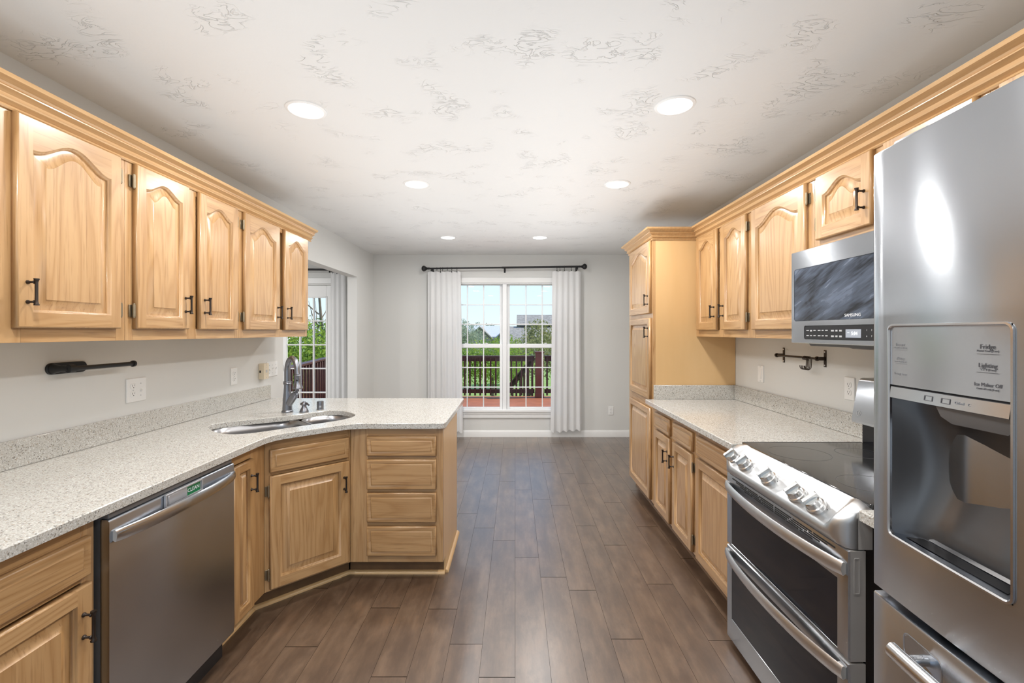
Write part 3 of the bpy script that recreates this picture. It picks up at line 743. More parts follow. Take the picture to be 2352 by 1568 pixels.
MB().box(XL+0.0005, XL+0.02, 0.5, 3.50, CZ1+0.0003, 1.000, 0.002).build('backsplash', M['quartz'], wt_)
wt2 = thing('worktop', 'speckled quartz worktop between the pantry and the range', 'countertop', (0, 0, 0))
XRE = 0.990
slab([(XRE, 2.083), (XR-0.001, 2.083), (XR-0.001, 3.4705), (XRE+0.05, 3.4705), (XRE+0.05, 3.462), (XRE, 3.455)]).build('slab', M['quartz'], wt2, ang=0.4)
MB().box(XR-0.02, XR-0.0005, 2.083, 3.450, CZ1+0.0003, 1.003, 0.002).build('backsplash', M['quartz'], wt2)
MB().box(1.056, XR-0.0005, 3.4505, 3.4705, CZ1+0.0003, 1.003, 0.002).build('backsplash', M['quartz'], wt2, ).__setitem__('label', 'backsplash strip against the pantry side')
wt3 = thing('worktop', 'short strip of speckled quartz worktop between range and refrigerator', 'countertop', (0, 0, 0))
slab(rrect(XRE, XR-0.001, 1.075, 1.3125, 0.006, 2)).build('slab', M['quartz'], wt3, ang=0.4)
MB().box(XR-0.02, XR-0.0005, 1.075, 1.3125, CZ1+0.0003, 1.003, 0.002).build('backsplash', M['quartz'], wt3)

# ---------------------------------------------------------------- sink, faucet and their neighbours
sk = thing('sink', 'stainless steel double-bowl undermount sink set diagonally in the corner worktop', 'sink', (SX, SY, 0.70), PI/4)
zt = CZ0-0.70-0.001
def bowl(x0, x1, y0, y1, r, depth, rl=None):
    mb = MB(); n = 8
    o = rrect(x0, x1, y0, y1, r, n); rings = [[(p[0], p[1], zt) for p in offset_poly(o, -0.012)], [(p[0], p[1], zt) for p in o]]
    for k in range(1, 4): rings.append([(p[0], p[1], zt-(depth-0.04)*k/3) for p in offset_poly(o, 0.004*k/3)])
    for k in range(1, 6):
        a = PI/2*k/5; rings.append([(p[0], p[1], zt-depth+0.04-0.04*math.sin(a)) for p in offset_poly(o, 0.004+0.04*(1-math.cos(a)))])
    mb.loops(rings, True, False, True)
    return mb
b_ = bowl(-0.366, 0.090, -0.198, 0.208, 0.12, 0.158).build('bowl', M['sink_steel'], sk, recalc=False); b_['label'] = 'larger left bowl'
dr_ = MB(); dr_.lathe([(0.044, 0), (0.042, 0.003), (0.030, 0.0015), (0.026, -0.006), (0, -0.006)], (-0.13, 0.02, zt-0.1575), (0, 0, 1), 24); dr_.build('drain', M['chrome'], b_)
b_ = bowl(0.118, 0.366, -0.192, 0.180, 0.09, 0.140).build('bowl', M['sink_steel'], sk, recalc=False); b_['label'] = 'smaller right bowl'
dr_ = MB(); dr_.lathe([(0.044, 0), (0.042, 0.003), (0.030, 0.0015), (0.026, -0.006), (0, -0.006)], (0.235, 0.02, zt-0.1395), (0, 0, 1), 24); dr_.build('drain', M['chrome'], b_)
MB().box(0.096, 0.112, -0.19, 0.17, zt-0.030, zt-0.004, 0.006, seg=2).build('divider', M['sink_steel'], sk)

fx, fy = -1.455, 2.907
fc_ = thing('faucet', 'tall gooseneck pull-down kitchen faucet behind the corner sink', 'faucet', (fx, fy, CZ1), 0)
mb = MB(); mb.lathe([(0.034, 0), (0.035, 0.004), (0.033, 0.010), (0.029, 0.014), (0.0285, 0.03), (0.0265, 0.08), (0.0225, 0.125), (0.0205, 0.16), (0.0200, 0.178)], (0, 0, 0), (0, 0, 1), 28)
mb.lathe([(0.020, 0.176), (0.0235, 0.178), (0.0245, 0.183), (0.0225, 0.187), (0.0245, 0.191), (0.0235, 0.196), (0.020, 0.198)], (0, 0, 0), (0, 0, 1), 28)
mb.build('body', M['nickel'], fc_)
d_ = Vector((0.80, -0.60, 0))                        # the spout reaches over the sink
pts = [Vector((0, 0, 0.196)), Vector((0, 0, 0.245))]; R_ = 0.062
for k in range(13):
    a = PI*k/12; pts.append(d_*(R_-R_*math.cos(a)) + Vector((0, 0, 0.262+1.32*R_*math.sin(a))))
pts.append(d_*(2*R_+0.004)+Vector((0, 0, 0.246)))
mb = MB(); mb.tube(pts, [0.0185]*3+[0.0178]*10+[0.016]*(len(pts)-13), 18); mb.build('spout', M['nickel'], fc_)
mb = MB(); hd_ = d_*(2*R_+0.005)
mb.lathe([(0.0165, 0.246), (0.0190, 0.243), (0.0190, 0.237), (0.0175, 0.234), (0.0185, 0.205), (0.023, 0.182), (0.0295, 0.168), (0.0305, 0.162), (0.027, 0.158), (0.0, 0.157)], hd_, (0, 0, 1), 26)
sp = mb.build('spray_head', M['nickel'], fc_)
pb = MB(); pv = Vector((0.0, -1, 0)); pb.lathe([(0.006, 0), (0.006, 0.004), (0.003, 0.006), (0, 0.006)], hd_+Vector((0.005, -0.0195, 0.213)), (0.1, -1, 0.1), 12); pb.build('spray_button', M['blackplastic'], sp)
mb = MB(); a0 = Vector((0.012, -0.006, 0.055)); a1 = Vector((0.072, -0.030, 0.128))
mb.tube([a0, a0.lerp(a1, 0.45), a0.lerp(a1, 0.8), a1], [0.0225, 0.0225, 0.0215, 0.016], 20)
mb.tube([a1-(a1-a0)*0.08, a1+Vector((0.010, -0.004, 0.030)), a1+Vector((0.014, -0.006, 0.058))], [0.011, 0.0075, 0.0085], 14)
mb.build('lever', M['nickel'], fc_)

sdp = thing('soap_dispenser', 'short soap dispenser with wide cap to the right of the faucet', 'soap dispenser', (-1.348, 2.907, CZ1), 0)
mb = MB(); mb.lathe([(0.027, 0), (0.0275, 0.004), (0.026, 0.010), (0.019, 0.024), (0.0145, 0.034), (0.0135, 0.044)], (0, 0, 0), (0, 0, 1), 22); mb.build('base', M['nickel'], sdp)
mb = MB(); mb.lathe([(0.0135, 0.043), (0.021, 0.046), (0.0235, 0.053), (0.020, 0.060), (0.010, 0.064), (0.008, 0.068), (0, 0.070)], (0, 0, 0), (0, 0, 1), 22)
mb.tube([(0.0, 0, 0.054), (0.030, -0.022, 0.056), (0.046, -0.034, 0.050)], [0.0075, 0.0065, 0.0055], 12); mb.build('pump_head', M['nickel'], sdp)
ag = thing('air_gap', 'small dark cylinder cap beside the soap dispenser on the corner worktop', 'air gap', (-1.283, 2.997, CZ1), 0)
mb = MB(); mb.lathe([(0.0215, 0), (0.0215, 0.050), (0.0205, 0.055), (0.018, 0.056), (0, 0.056)], (0, 0, 0), (0, 0, 1), 26); cap = mb.build('cap', M['nickel'], ag)
mb = MB()
for z in (0.020, 0.027): mb.box(0.001, 0.014, -0.0222, -0.018, z-0.0012, z+0.0012)
mb.build('slot', M['print'], cap)
mb = MB(); mb.lathe([(0.025, 0), (0.025, 0.003), (0.0215, 0.004)], (0, 0, 0), (0, 0, 1), 26, False, False); mb.build('flange', M['chrome'], ag)

# ---------------------------------------------------------------- dishwasher (faces +x)
dw = thing('dishwasher', 'stainless steel dishwasher with bowed bar handle under the left worktop', 'dishwasher', (-1.220, 1.368, 0), R90)
W_ = 0.606
mb = MB(); mb.box(0.004, W_-0.004, 0.028, 0.60, 0.10, 0.858); mb.box(0.004, W_-0.004, 0.006, 0.03, 0.842, 0.858, 0.002); mb.build('tub', M['darkgrey'], dw)
mb = MB(); n = 24; pr = []
pr = [(0.027, 0.104), (0.006, 0.104), (0.002, 0.106), (0.0, 0.112), (0.0, 0.832), (0.003, 0.838), (0.008, 0.841), (0.027, 0.841)]
mb.prism(pr, 'x', 0.0, W_); dd = mb.build('door', M['steel_dark'], dw)
def bow_handle(parent, x0, x1, z, bow, h, thick, yf=0.0, mat='steel', name='handle', n=22, foot=0.02):
    """flat bar bowed outwards between two ends on a front facing -y"""
    mb = MB(); rings = []
    for k in range(n+1):
        t = k/n; x = x0+(x1-x0)*t; b = bow*(1-(2*t-1)**2)**0.8 if 0 < t < 1 else 0
        y = yf-thick-b; hh = h/2*(1 if 0 < k < n else 0.92)
        rings.append([(x, y+thick, z-hh*0.75), (x, y+thick*0.45, z-hh), (x, y+0.002, z-hh*0.8), (x, y-0.001, z-hh*0.25), (x, y-0.001, z+hh*0.25), (x, y+0.002, z+hh*0.8), (x, y+thick*0.45, z+hh), (x, y+thick, z+hh*0.75)])
    mb.loops(rings, True, False, False); mb.poly(rings[0], 1); mb.poly(rings[-1], 1)
    for x in (x0+foot*0.5+0.002, x1-foot*0.5-0.002): mb.box(x-foot/2, x+foot/2, yf-thick*0.6, yf+0.001, z-h*0.40, z+h*0.40, 0.002, 1)
    return mb.build(name, [M[mat], M['door_edge']], parent, ang=0.5, weld=0.00005)
bow_handle(dd, 0.012, W_-0.006, 0.788, 0.030, 0.040, 0.012)
MB().box(0.0, W_, 0.05, 0.075, 0.0, 0.10).build('toe_panel', M['blackplastic'], dw)
# the little clean/dirty slider on the dishwasher
sg = thing('slider_sign', 'silver sliding sign reading CLEAN on the dishwasher front', 'sign', (-1.2195, 1.578, 0.817), R90)
w, h = 0.188, 0.046
mb = MB(); o = rrect(0, w, -h/2, h/2, 0.004, 3); i_ = offset_poly(o, 0.006)
P = lambda pts, y: [(p[0], y, p[1]) for p in pts]
mb.loops([P(o, -0.001), P(o, -0.008), P(offset_poly(o, 0.001), -0.009), P(i_, -0.009), P(i_, -0.004)], True, True, True); mb.build('frame', M['silver_plastic'], sg)
mb = MB(); mb.box(0.104, 0.176, -0.0055, -0.0042, -0.0165, 0.0165); gl_ = mb.build('label_plate', M['clean'], sg)
mb = MB(); mb.text('CLEAN', 0.0205, 0.140, -0.0058, 0.0, sx=0.98); mb.build('lettering', M['print'], gl_)
mb = MB(); mb.box(0.010, 0.104, -0.0088, -0.0045, -0.016, 0.016, 0.001); mb.box(0.012, 0.016, -0.0105, -0.0088, -0.015, 0.015, 0.0008); mb.build('slider', M['silver_plastic'], sg)

# ---------------------------------------------------------------- range (faces -x)
rg = thing('range', 'stainless steel double-oven electric range with front knobs', 'range', (0.965, 2.074, 0), -R90)
RW = 0.757
mb = MB(); mb.box(0.004, RW-0.004, 0.052, 0.705, 0.03, 0.889); mb.box(0.03, RW-0.03, 0.08, 0.68, 0.0, 0.03); mb.build('body', M['blackplastic'], rg)
def oven_door(z0, z1, wz0, wz1, hz, name):
    mb = MB(); o = [(0, z0), (RW, z0), (RW, z1), (0, z1)]
    wx0, wx1 = 0.045, RW-0.045
    R = lambda d, y: [(d, y, z0+d), (RW-d, y, z0+d), (RW-d, y, z1-d), (d, y, z1-d)]
    Wn = lambda d, y: [(wx0+d, y, wz0+d), (wx1-d, y, wz0+d), (wx1-d, y, wz1-d), (wx0+d, y, wz1-d)]
    mb.loops([R(0, 0.05), R(0, 0.006)], True, True, False, 1); mb.loops([R(0, 0.006), R(0.003, 0.001), R(0.006, 0)], True, False, False)
    a, b = R(0.006, 0), Wn(0, 0)
    for i in range(4): mb.poly([a[i], a[(i+1) % 4], b[(i+1) % 4], b[i]])
    mb.loops([b, Wn(0.002, 0.003)], True, False, False)
    d_ = mb.build(name, [M['steel'], M['door_edge']], rg, ang=0.5, weld=0.0002)
    MB().box(wx0+0.001, wx1-0.001, 0.0015, 0.006, wz0+0.001, wz1-0.001).build('window', M['oven_glass'], d_)
    bow_handle(d_, 0.010, RW-0.010, hz, 0.040, 0.044, 0.013, mat='handle_steel', foot=0.024)
    s = MB()                                     # embossed slot on the door's side
    o = rrect(0.016, 0.034, z1-0.125, z1-0.02, 0.004, 3); i2 = offset_poly(o, 0.003)
    PX = lambda pts, x: [(x, p[0], p[1]) for p in pts]
    s.loops([PX(o, RW), PX(o, RW+0.0015), PX(i2, RW+0.0015), PX(i2, RW+0.0002)], True, False, True)
    if z1 > 0.5: s.build('side_rib', M['door_edge'], d_)
    else: s.bm.free()
    return d_
ud = oven_door(0.452, 0.772, 0.462, 0.672, 0.716, 'upper_oven_door')
vm = MB()
for row, z in ((0, 0.757), (1, 0.750), (2, 0.743), (3, 0.736)):
    ins = 0.05+0.035*row
    xs = [ins+ (RW-2*ins)*k/6 for k in range(7)]
    for a, b in zip(xs, xs[1:]): vm.box(a+0.004, b-0.004, -0.0006, 0.001, z-0.0026, z+0.0026)
vm.build('vent', M['slot'], ud)
ld = oven_door(0.030, 0.444, 0.128, 0.400, 0.412, 'lower_oven_door')
# control panel with a rounded nose
mb = MB(); pr = [(0.066, 0.776), (0.000, 0.776), (-0.012, 0.781), (-0.019, 0.792), (-0.021, 0.810), (-0.020, 0.832), (-0.015, 0.848), (-0.004, 0.860), (0.020, 0.880), (0.045, 0.897), (0.060, 0.904), (0.070, 0.9045), (0.070, 0.776)]
ends = [(0.0, 0.062), (0.003, 0.048), (0.009, 0.034), (0.018, 0.020), (0.030, 0.008), (0.045, 0.0)]
dish = [(0.066, 0.776), (0.0, 0.776), (-0.012, 0.781), (-0.019, 0.790), (-0.022, 0.800), (-0.021, 0.812), (-0.013, 0.821), (0.002, 0.831), (0.022, 0.848), (0.042, 0.872), (0.056, 0.896), (0.070, 0.9045), (0.070, 0.776)]
rings = []
def blend(q): return [(a[0]+(b[0]-a[0])*q, a[1]+(b[1]-a[1])*q) for a, b in zip(pr, dish)]
for x, inn in ends + [(RW-e_[0], e_[1]) for e_ in reversed(ends)]:
    if x > RW/2 and len(rings) == len(ends):
        for xx, q in ((0.052, 0.06), (0.060, 0.40), (0.068, 0.82), (0.080, 1.0), (RW-0.080, 1.0), (RW-0.068, 0.82), (RW-0.060, 0.40), (RW-0.052, 0.06)): rings.append([(xx, p[0], p[1]) for p in blend(q)])
    rings.append([(x, max(p[0], -0.021+inn*0.8) if p[0] < 0.06 else p[0], min(p[1], 0.9045-inn*0.25)) for p in pr])
mb.loops(rings, True, False, False); mb.poly(rings[0], 1); mb.poly(rings[-1], 1); cp = mb.build('control_panel', [M['console_steel'], M['door_edge']], rg, ang=0.7, weld=0.00005)
ax_ = Vector((0, -0.66, 0.75)).normalized()
def knob(x):
    c = Vector((x, 0.012, 0.8405))
    mb = MB(); mb.lathe([(0.0265, -0.002), (0.0268, 0.004), (0.0255, 0.009), (0.0225, 0.011), (0.0212, 0.024), (0.0190, 0.0265), (0, 0.027)], c, ax_, 28)
    # raised grip bar across the cap
    u = Vector((1, 0, 0)); up = ax_.cross(u).normalized()
    if up.z < 0: up = -up
    a_ = math.radians(12); g = (up*math.cos(a_)+u*math.sin(a_)); s_ = ax_.cross(g).normalized()
    pts = [(-0.0205, -0.0068), (0.0225, -0.0068), (0.0225, 0.0068), (-0.0205, 0.0068)]
    r0 = [c+ax_*0.020+g*p[0]+s_*p[1] for p in pts]; r1 = [c+ax_*0.036+g*p[0]*1.0+s_*p[1]*0.85 for p in pts]; r2 = [c+ax_*0.038+g*p[0]*0.93+s_*p[1]*0.6 for p in pts]
    mb.loops([r0, r1, r2], True, True, True)
    for v_ in mb.bm.verts: v_.co = c+(v_.co-c)*1.2
    mb.build('knob', M['chrome'], cp, ang=0.5)
for y_ in (2.026, 1.920, 1.745, 1.570, 1.473): knob(2.074-y_)
mk = MB()
for y_ in (2.026, 1.920, 1.745, 1.570, 1.473):
    x = 2.074-y_
    for dx in (-0.030, 0.033):
        c = Vector((x+dx*1.15, 0.020, 0.8468)); mk.lathe([(0.002, 0), (0.002, 0.0006), (0, 0.0007)], c, ax_, 8)
    mk.box(x+0.034, x+0.046, 0.0235, 0.0240, 0.8495, 0.8503)
mk.build('marking', M['ink'], cp)
mb = MB(); mb.box(0.006, RW-0.006, 0.066, 0.612, 0.889, 0.9055, 0.003); ck = mb.build('cooktop', M['cooktop'], rg)
mb = MB()
for cx, cy, r in ((0.19, 0.21, 0.115), (0.57, 0.21, 0.095), (0.19, 0.46, 0.085), (0.57, 0.46, 0.075), (0.38, 0.50, 0.05)):
    mb.loops([[(cx+rr*math.cos(a), cy+rr*math.sin(a), 0.9058) for a in [2*PI*k/48 for k in range(48)]] for rr in (r, r-0.0022)], True)
mb.build('burner_ring', M['ring'], ck)
mb = MB(); mb.box(0.0, 0.007, 0.070, 0.612, 0.885, 0.9065, 0.001); mb.build('side_trim', M['black'], rg); mb = MB(); mb.box(RW-0.007, RW, 0.070, 0.612, 0.885, 0.9065, 0.001); mb.build('side_trim', M['black'], rg)
mb = MB(); mb.box(0.005, RW-0.005, 0.6125, 0.705, 0.889, 1.004, 0.003); mb.build('backguard_base', M['oven_glass'], rg)
mb = MB(); pr = [(0.570, 0.999), (0.5685, 1.010), (0.600, 1.180), (0.608, 1.193), (0.620, 1.198), (0.685, 1.198), (0.700, 1.188), (0.704, 1.0), (0.60, 0.997)]
mb.prism(pr, 'x', 0.0, RW); bg = mb.build('backguard', M['steel'], rg, ang=0.5)
sl = Vector((0, 0.0315, 0.170)).normalized(); nn = Vector((0, -sl.z, sl.y))
def onbg(x, z):                                      # a point on the backguard's sloping face
    t = (z-1.010)/0.170; return Vector((x, 0.5685+0.0315*t, z))
mb = MB(); q_ = [onbg(0.20, 1.03)+nn*0.001, onbg(0.557, 1.03)+nn*0.001, onbg(0.557, 1.165)+nn*0.001, onbg(0.20, 1.165)+nn*0.001]
mb.loops([[p-nn*0.002 for p in q_], q_], True, False, True); mb.build('display', M['oven_glass'], bg)
mb = MB(); c = onbg(0.036, 1.043); u, w2 = Vector((1, 0, 0)), sl
mb.loops([[c+nn*hh+u*(rr*math.cos(a))+w2*(rr*math.sin(a)) for a in [2*PI*k/28 for k in range(28)]] for rr, hh in ((0.0125, 0), (0.0125, 0.001), (0.0108, 0.001), (0.0108, 0))], True)
mb.loops([[c+nn*0.001+u*x+w2*z for x, z in ((-0.001, -0.006), (0.001, -0.006), (0.001, 0.006), (-0.001, 0.006))], [c+nn*0.0014+u*x+w2*z for x, z in ((-0.001, -0.006), (0.001, -0.006), (0.001, 0.006), (-0.001, 0.006))]], True, False, True)
mb.loops([[c+nn*0.001+u*x+w2*z for x, z in ((0.001, -0.006), (0.006, -0.006), (0.006, -0.004), (0.001, -0.004))], [c+nn*0.0014+u*x+w2*z for x, z in ((0.001, -0.006), (0.006, -0.006), (0.006, -0.004), (0.001, -0.004))]], True, False, True)
mb.build('emblem', M['plastic_shade'], bg)

# ---------------------------------------------------------------- over-the-range microwave (faces -x)
mw = thing('microwave', 'stainless steel over-the-range microwave with smeared black window', 'microwave', (1.270, 2.092, 0), -R90)
MW, MZ0, MZ1 = 0.757, 1.357, 1.768
mb = MB(); mb.box(0.002, MW-0.002, 0.030, 0.412, MZ0, MZ1-0.002); mb.build('body', M['darkgrey'], mw)
mb = MB()
R = lambda d, y: [(d, y, MZ0+d), (MW-d, y, MZ0+d), (MW-d, y, MZ1-d), (d, y, MZ1-d)]
ww = rrect(0.022, MW-0.022, 1.455, 1.688, 0.012, 4); cw_ = rrect(0.093, MW-0.030, 1.375, 1.434, 0.008, 4)
mb.loops([R(0, 0.03), R(0, 0.004), R(0.003, 0.0)], True, True, False)
def plate_with_holes(mb, outer, holes, y):
    bm = mb.bm; vs = []; es = []
    for l in [outer]+holes:
        vv = [mb.v((p[0], y, p[1])) for p in l]
        es += [bm.edges.new((vv[i], vv[(i+1) % len(vv)])) for i in range(len(vv))]
    bmesh.ops.triangle_fill(bm, use_beauty=True, use_dissolve=False, edges=es)
plate_with_holes(mb, [(0.003, MZ0+0.003), (MW-0.003, MZ0+0.003), (MW-0.003, MZ1-0.003), (0.003, MZ1-0.003)], [ww, cw_], 0.0)
for l in (ww, cw_): mb.loops([[(p[0], 0.0, p[1]) for p in l], [(p[0], 0.006, p[1]) for p in l]], True)
fr_ = mb.build('front', M['steel'], mw, weld=0.0002, ang=0.5)
mb = MB(); mb.loops([[(p[0], 0.006, p[1]) for p in offset_poly(ww, 0.0005)], [(p[0], 0.0015, p[1]) for p in offset_poly(ww, 0.001)]], True, False, True); wdw = mb.build('window', M['smear'], mw)
mb = MB(); mb.text('SAMSUNG', 0.0165, 0.378, 0.0012, 1.4705, sx=1.1); mb.build('lettering', M['print'], wdw)
mb = MB(); mb.loops([[(p[0], 0.006, p[1]) for p in offset_poly(cw_, 0.0005)], [(p[0], 0.0015, p[1]) for p in offset_poly(cw_, 0.001)]], True, False, True); cpl = mb.build('control_strip', M['blackplastic'], mw)
mb = MB(); mb.box(0.342, 0.420, 0.0008, 0.003, 1.385, 1.417, 0.0006); lc = mb.build('display', M['lcd'], mw)
mb = MB(); mb.text('5:04', 0.0185, 0.388, 0.0004, 1.4005); mb.box(0.352, 0.362, 0.0002, 0.0008, 1.4035, 1.405); mb.build('digits', M['lcd_digit'], lc)
mb = MB()
groups = [(0.108, ('Sensor', 'Auto', 'Defrost'), ('Popcorn', 'Potato', 'Beverage')), (0.182, ('Reheat', 'Frozen', 'Pizza'), ('Soften', 'Melt', 'Warm')), (0.262, ('Power', 'Kitchen', 'Vent'), ('Clock', 'Timer', 'Light'))]
for gx, r1, r2 in groups:
    for k in range(3):
        for z in (1.4135, 1.391):
            w_ = 0.012+0.004*((k*7+int(z*1e4)) % 3)/2
            mb.box(gx+0.008+0.0225*k-w_/2, gx+0.008+0.0225*k+w_/2, 0.0008, 0.002, z-0.0012, z+0.0012)
            if gx > 0.25 or (k == 1 and z > 1.4 and gx < 0.12): mb.box(gx+0.008+0.0225*k-w_/2, gx+0.008+0.0225*k+w_/2, 0.0008, 0.002, z-0.0048, z-0.0026)
mb.build('button_marking', M['print'], cpl)
mb = MB()
for k, s in enumerate('12345'): mb.text(s, 0.0085, 0.448+0.0225*k, 0.0010, 1.4135)
for k, s in enumerate('67890'): mb.text(s, 0.0085, 0.448+0.0225*k, 0.0010, 1.391)
mb.build('number_marking', M['print'], cpl)
mb = MB(); pr = [(0.04, MZ0-0.0005), (0.40, MZ0-0.0005), (0.39, 1.335), (0.30, 1.335), (0.28, 1.343), (0.06, 1.343)]
pr = [(0.06, MZ0-0.0005), (0.07, 1.344), (0.24, 1.338), (0.26, 1.330), (0.39, 1.330), (0.40, MZ0-0.0005)]
mb.prism(pr, 'x', 0.03, MW-0.03); mb.build('underside_vent', M['blackplastic'], mw)
mb = MB(); mb.lathe([(0.010, 0), (0.010, -0.006), (0.006, -0.010), (0, -0.011)], (0.36, 0.30, 1.330), (0, 0, 1), 14); mb.build('lamp_cap', M['black'], mw)

# ---------------------------------------------------------------- refrigerator (faces -x)
fg = thing('refrigerator', 'stainless steel french-door refrigerator with ice and water dispenser', 'refrigerator', (0.820, 1.043, 0), -R90)
FW, FZ0, FZ1 = 0.910, 0.832, 1.812
mb = MB(); mb.box(0.006, FW-0.006, 0.085, 0.855, 0.02, 1.775, 0.004); mb.box(0.02, FW-0.02, 0.10, 0.80, 0.0, 0.02); mb.build('body', M['darkgrey'], fg)
BULGE = 0.024
def fy_(x):
    t = (x-FW/2)/(FW/2); return -BULGE*(1-t*t)
def front_grid(xs, zs, skip=None, back=0.078, rnd=0.006):
    """curved steel skin over the x-z grid with rounded rim and sides"""
    mb = MB(); V = {}
    for i, x in enumerate(xs):
        for j, z in enumerate(zs): V[i, j] = mb.v((x, fy_(x), z))
    for i in range(len(xs)-1):
        for j in range(len(zs)-1):
            if skip and skip((xs[i]+xs[i+1])/2, (zs[j]+zs[j+1])/2): continue
            mb.f([V[i, j], V[i+1, j], V[i+1, j+1], V[i, j+1]])
    rim = [(i, 0) for i in range(len(xs))]+[(len(xs)-1, j) for j in range(1, len(zs))]+[(i, len(zs)-1) for i in range(len(xs)-2, -1, -1)]+[(0, j) for j in range(len(zs)-2, 0, -1)]
    xm0, xm1, zm0, zm1 = xs[0], xs[-1], zs[0], zs[-1]
    def outw(i, j, d):
        x = xs[i]+(d if i == len(xs)-1 else -d if i == 0 else 0); z = zs[j]+(d if j == len(zs)-1 else -d if j == 0 else 0); return x, z
    prev = [V[k] for k in rim]
    for d, dy in ((rnd*0.7, rnd*0.3), (rnd, rnd), (rnd, None)):
        cur = []
        for (i, j) in rim:
            x, z = outw(i, j, d); cur.append(mb.v((x, fy_(xs[i])+dy if dy is not None else back, z)))
        n = len(rim)
        for a in range(n): mb.f([prev[a], cur[a], cur[(a+1) % n], prev[(a+1) % n]])
        prev = cur
    mb.f(prev)
    return mb
def lin(a, b, n): return [a+(b-a)*k/n for k in range(n+1)]
DXa, DXb, DZa, DZb = 0.052, 0.314, 0.968, 1.421      # dispenser opening
xs = sorted(set([0.006, DXa, DXb, 0.445]+lin(0.006, 0.445, 14))); zs = [FZ0+0.006, DZa, 1.19, DZb, FZ1-0.006]
ld_ = front_grid(xs, zs, lambda x, z: DXa < x < DXb and DZa < z < DZb).build('door', M['steel'], fg, ang=0.5); ld_['label'] = 'left door holding the dispenser'
xs = lin(0.465, FW-0.006, 14)
rd_ = front_grid(xs, [FZ0+0.006, FZ1-0.006]).build('door', M['steel'], fg, ang=0.5); rd_['label'] = 'right door'
for d_, x in ((ld_, 0.418), (rd_, 0.492)):
    mb = MB(); y = fy_(x)-0.045
    mb.tube([(x, y, FZ0+0.10), (x, y, FZ1-0.14)], 0.0135, 16)
    for z in (FZ0+0.15, FZ1-0.19): mb.tube([(x, y, z), (x, fy_(x)+0.001, z)], 0.009, 12)
    mb.build('handle', M['steel_bright'], d_)
xs = lin(0.006, FW-0.006, 22)
fz_ = front_grid(xs, [0.056, 0.809], rnd=0.006).build('freezer_drawer', M['steel'], fg, ang=0.5)
mb = MB(); zc = 0.762
pts = [(x, fy_(x)-0.044, zc) for x in lin(0.120, FW-0.120, 16)]
mb.tube(pts, 0.0165, 18, flat=0.8)
for x in (0.150, FW-0.150): mb.tube([(x, fy_(x)-0.04, zc), (x, fy_(x)+0.001, zc)], 0.010, 12)
mb.build('handle', M['steel_bright'], fz_)
mb = MB()
pr_ = [(0.060, 0.765), (0.10, 0.785)]
def bent(pts, dy): return [(p[0], fy_(p[0])+dy, p[1]) for p in pts]
def dense(pts, step=0.03):
    out_ = []
    for a, b in zip(pts, pts[1:]+pts[:1]):
        n = max(1, int(math.hypot(b[0]-a[0], b[1]-a[1])/step))
        for k in range(n): out_.append((a[0]+(b[0]-a[0])*k/n, a[1]+(b[1]-a[1])*k/n))
    return out_
for xa_ in (0.092, FW-0.187):
    mb = MB(); od = dense(rrect(xa_, xa_+0.095, 0.735, 0.785, 0.014, 4))
    mb.loops([bent(od, -0.0002), bent(offset_poly(od, 0.0015), -0.0012), bent(offset_poly(od, 0.003), -0.0012), bent(offset_poly(od, 0.0045), -0.0001)], True, False, True); mb.build('handle_recess', M['steel_dark'], fz_)
MB().box(0.02, FW-0.02, 0.06, 0.10, 0.0, 0.045).build('toe_grille', M['blackplastic'], fg)
mb = MB(); mb.box(0.03, 0.12, 0.02, 0.30, FZ1+0.0005, FZ1+0.018, 0.006, seg=2); mb.build('hinge_cover', M['darkgrey'], fg); mb = MB(); mb.box(FW-0.12, FW-0.03, 0.02, 0.30, FZ1+0.0005, FZ1+0.022, 0.006, seg=2); mb.build('hinge_cover', M['darkgrey'], fg)
# dispenser
ds = bpy.data.objects.new('dispenser', None); C.objects.link(ds); ds.parent = fg
o = dense(rrect(DXa, DXb, DZa, DZb, 0.012, 4), 0.02)
mb = MB(); mb.loops([bent(offset_poly(o, -0.003), -0.0002), bent(offset_poly(o, -0.0025), -0.0032), bent(offset_poly(o, 0.001), -0.0036), bent(offset_poly(o, 0.0035), -0.001), bent(offset_poly(o, 0.0035), 0.006)], True)
mb.build('bezel', M['steel_bright'], ds, ang=0.5)
CPZ = 1.2935                                          # lower edge of the control glass
mb = MB(); xs = lin(DXa+0.003, DXb-0.003, 10)
mb.loops([[(x, fy_(x)+0.0015, CPZ) for x in xs], [(x, fy_(x)+0.0015, DZb-0.003) for x in xs]], False)
mb.loops([[(x, fy_(x)+0.0015, CPZ) for x in xs], [(x, fy_(x)+0.012, CPZ) for x in xs]], False); mb.build('control_glass', M['panel'], ds)
def dtext(mb, s, size, x, z, sx=0.95):
    slope = (fy_(x+0.02)-fy_(x-0.02))/0.04; rot = Matrix.Rotation(math.atan(slope), 3, 'Z')
    mb.text(s, size, x, fy_(x)+0.0008, z, mat3=rot, sx=sx, ext=0.0002)
def dline(mb, x0, x1, z): mb.loops([[(x, fy_(x)+0.0006, z-0.0004) for x in (x0, (x0+x1)/2, x1)], [(x, fy_(x)+0.0006, z+0.0004) for x in (x0, (x0+x1)/2, x1)]], False)
mb = MB(); X = 0.083
dtext(mb, 'Freezer', 0.0088, X, 1.380); dtext(mb, 'Power Freeze (3 sec)', 0.0044, X, 1.3735); dline(mb, X-0.016, X+0.016, 1.369)
dtext(mb, 'Alarm', 0.0088, X, 1.351); dtext(mb, 'Door Alarm (3 sec)', 0.0044, X, 1.3445); dline(mb, X-0.015, X+0.015, 1.340)
dtext(mb, 'Energy Saver', 0.0070, X, 1.3185); mb.build('lettering', M['ink_pale'], ds)
mb = MB(); X = 0.272
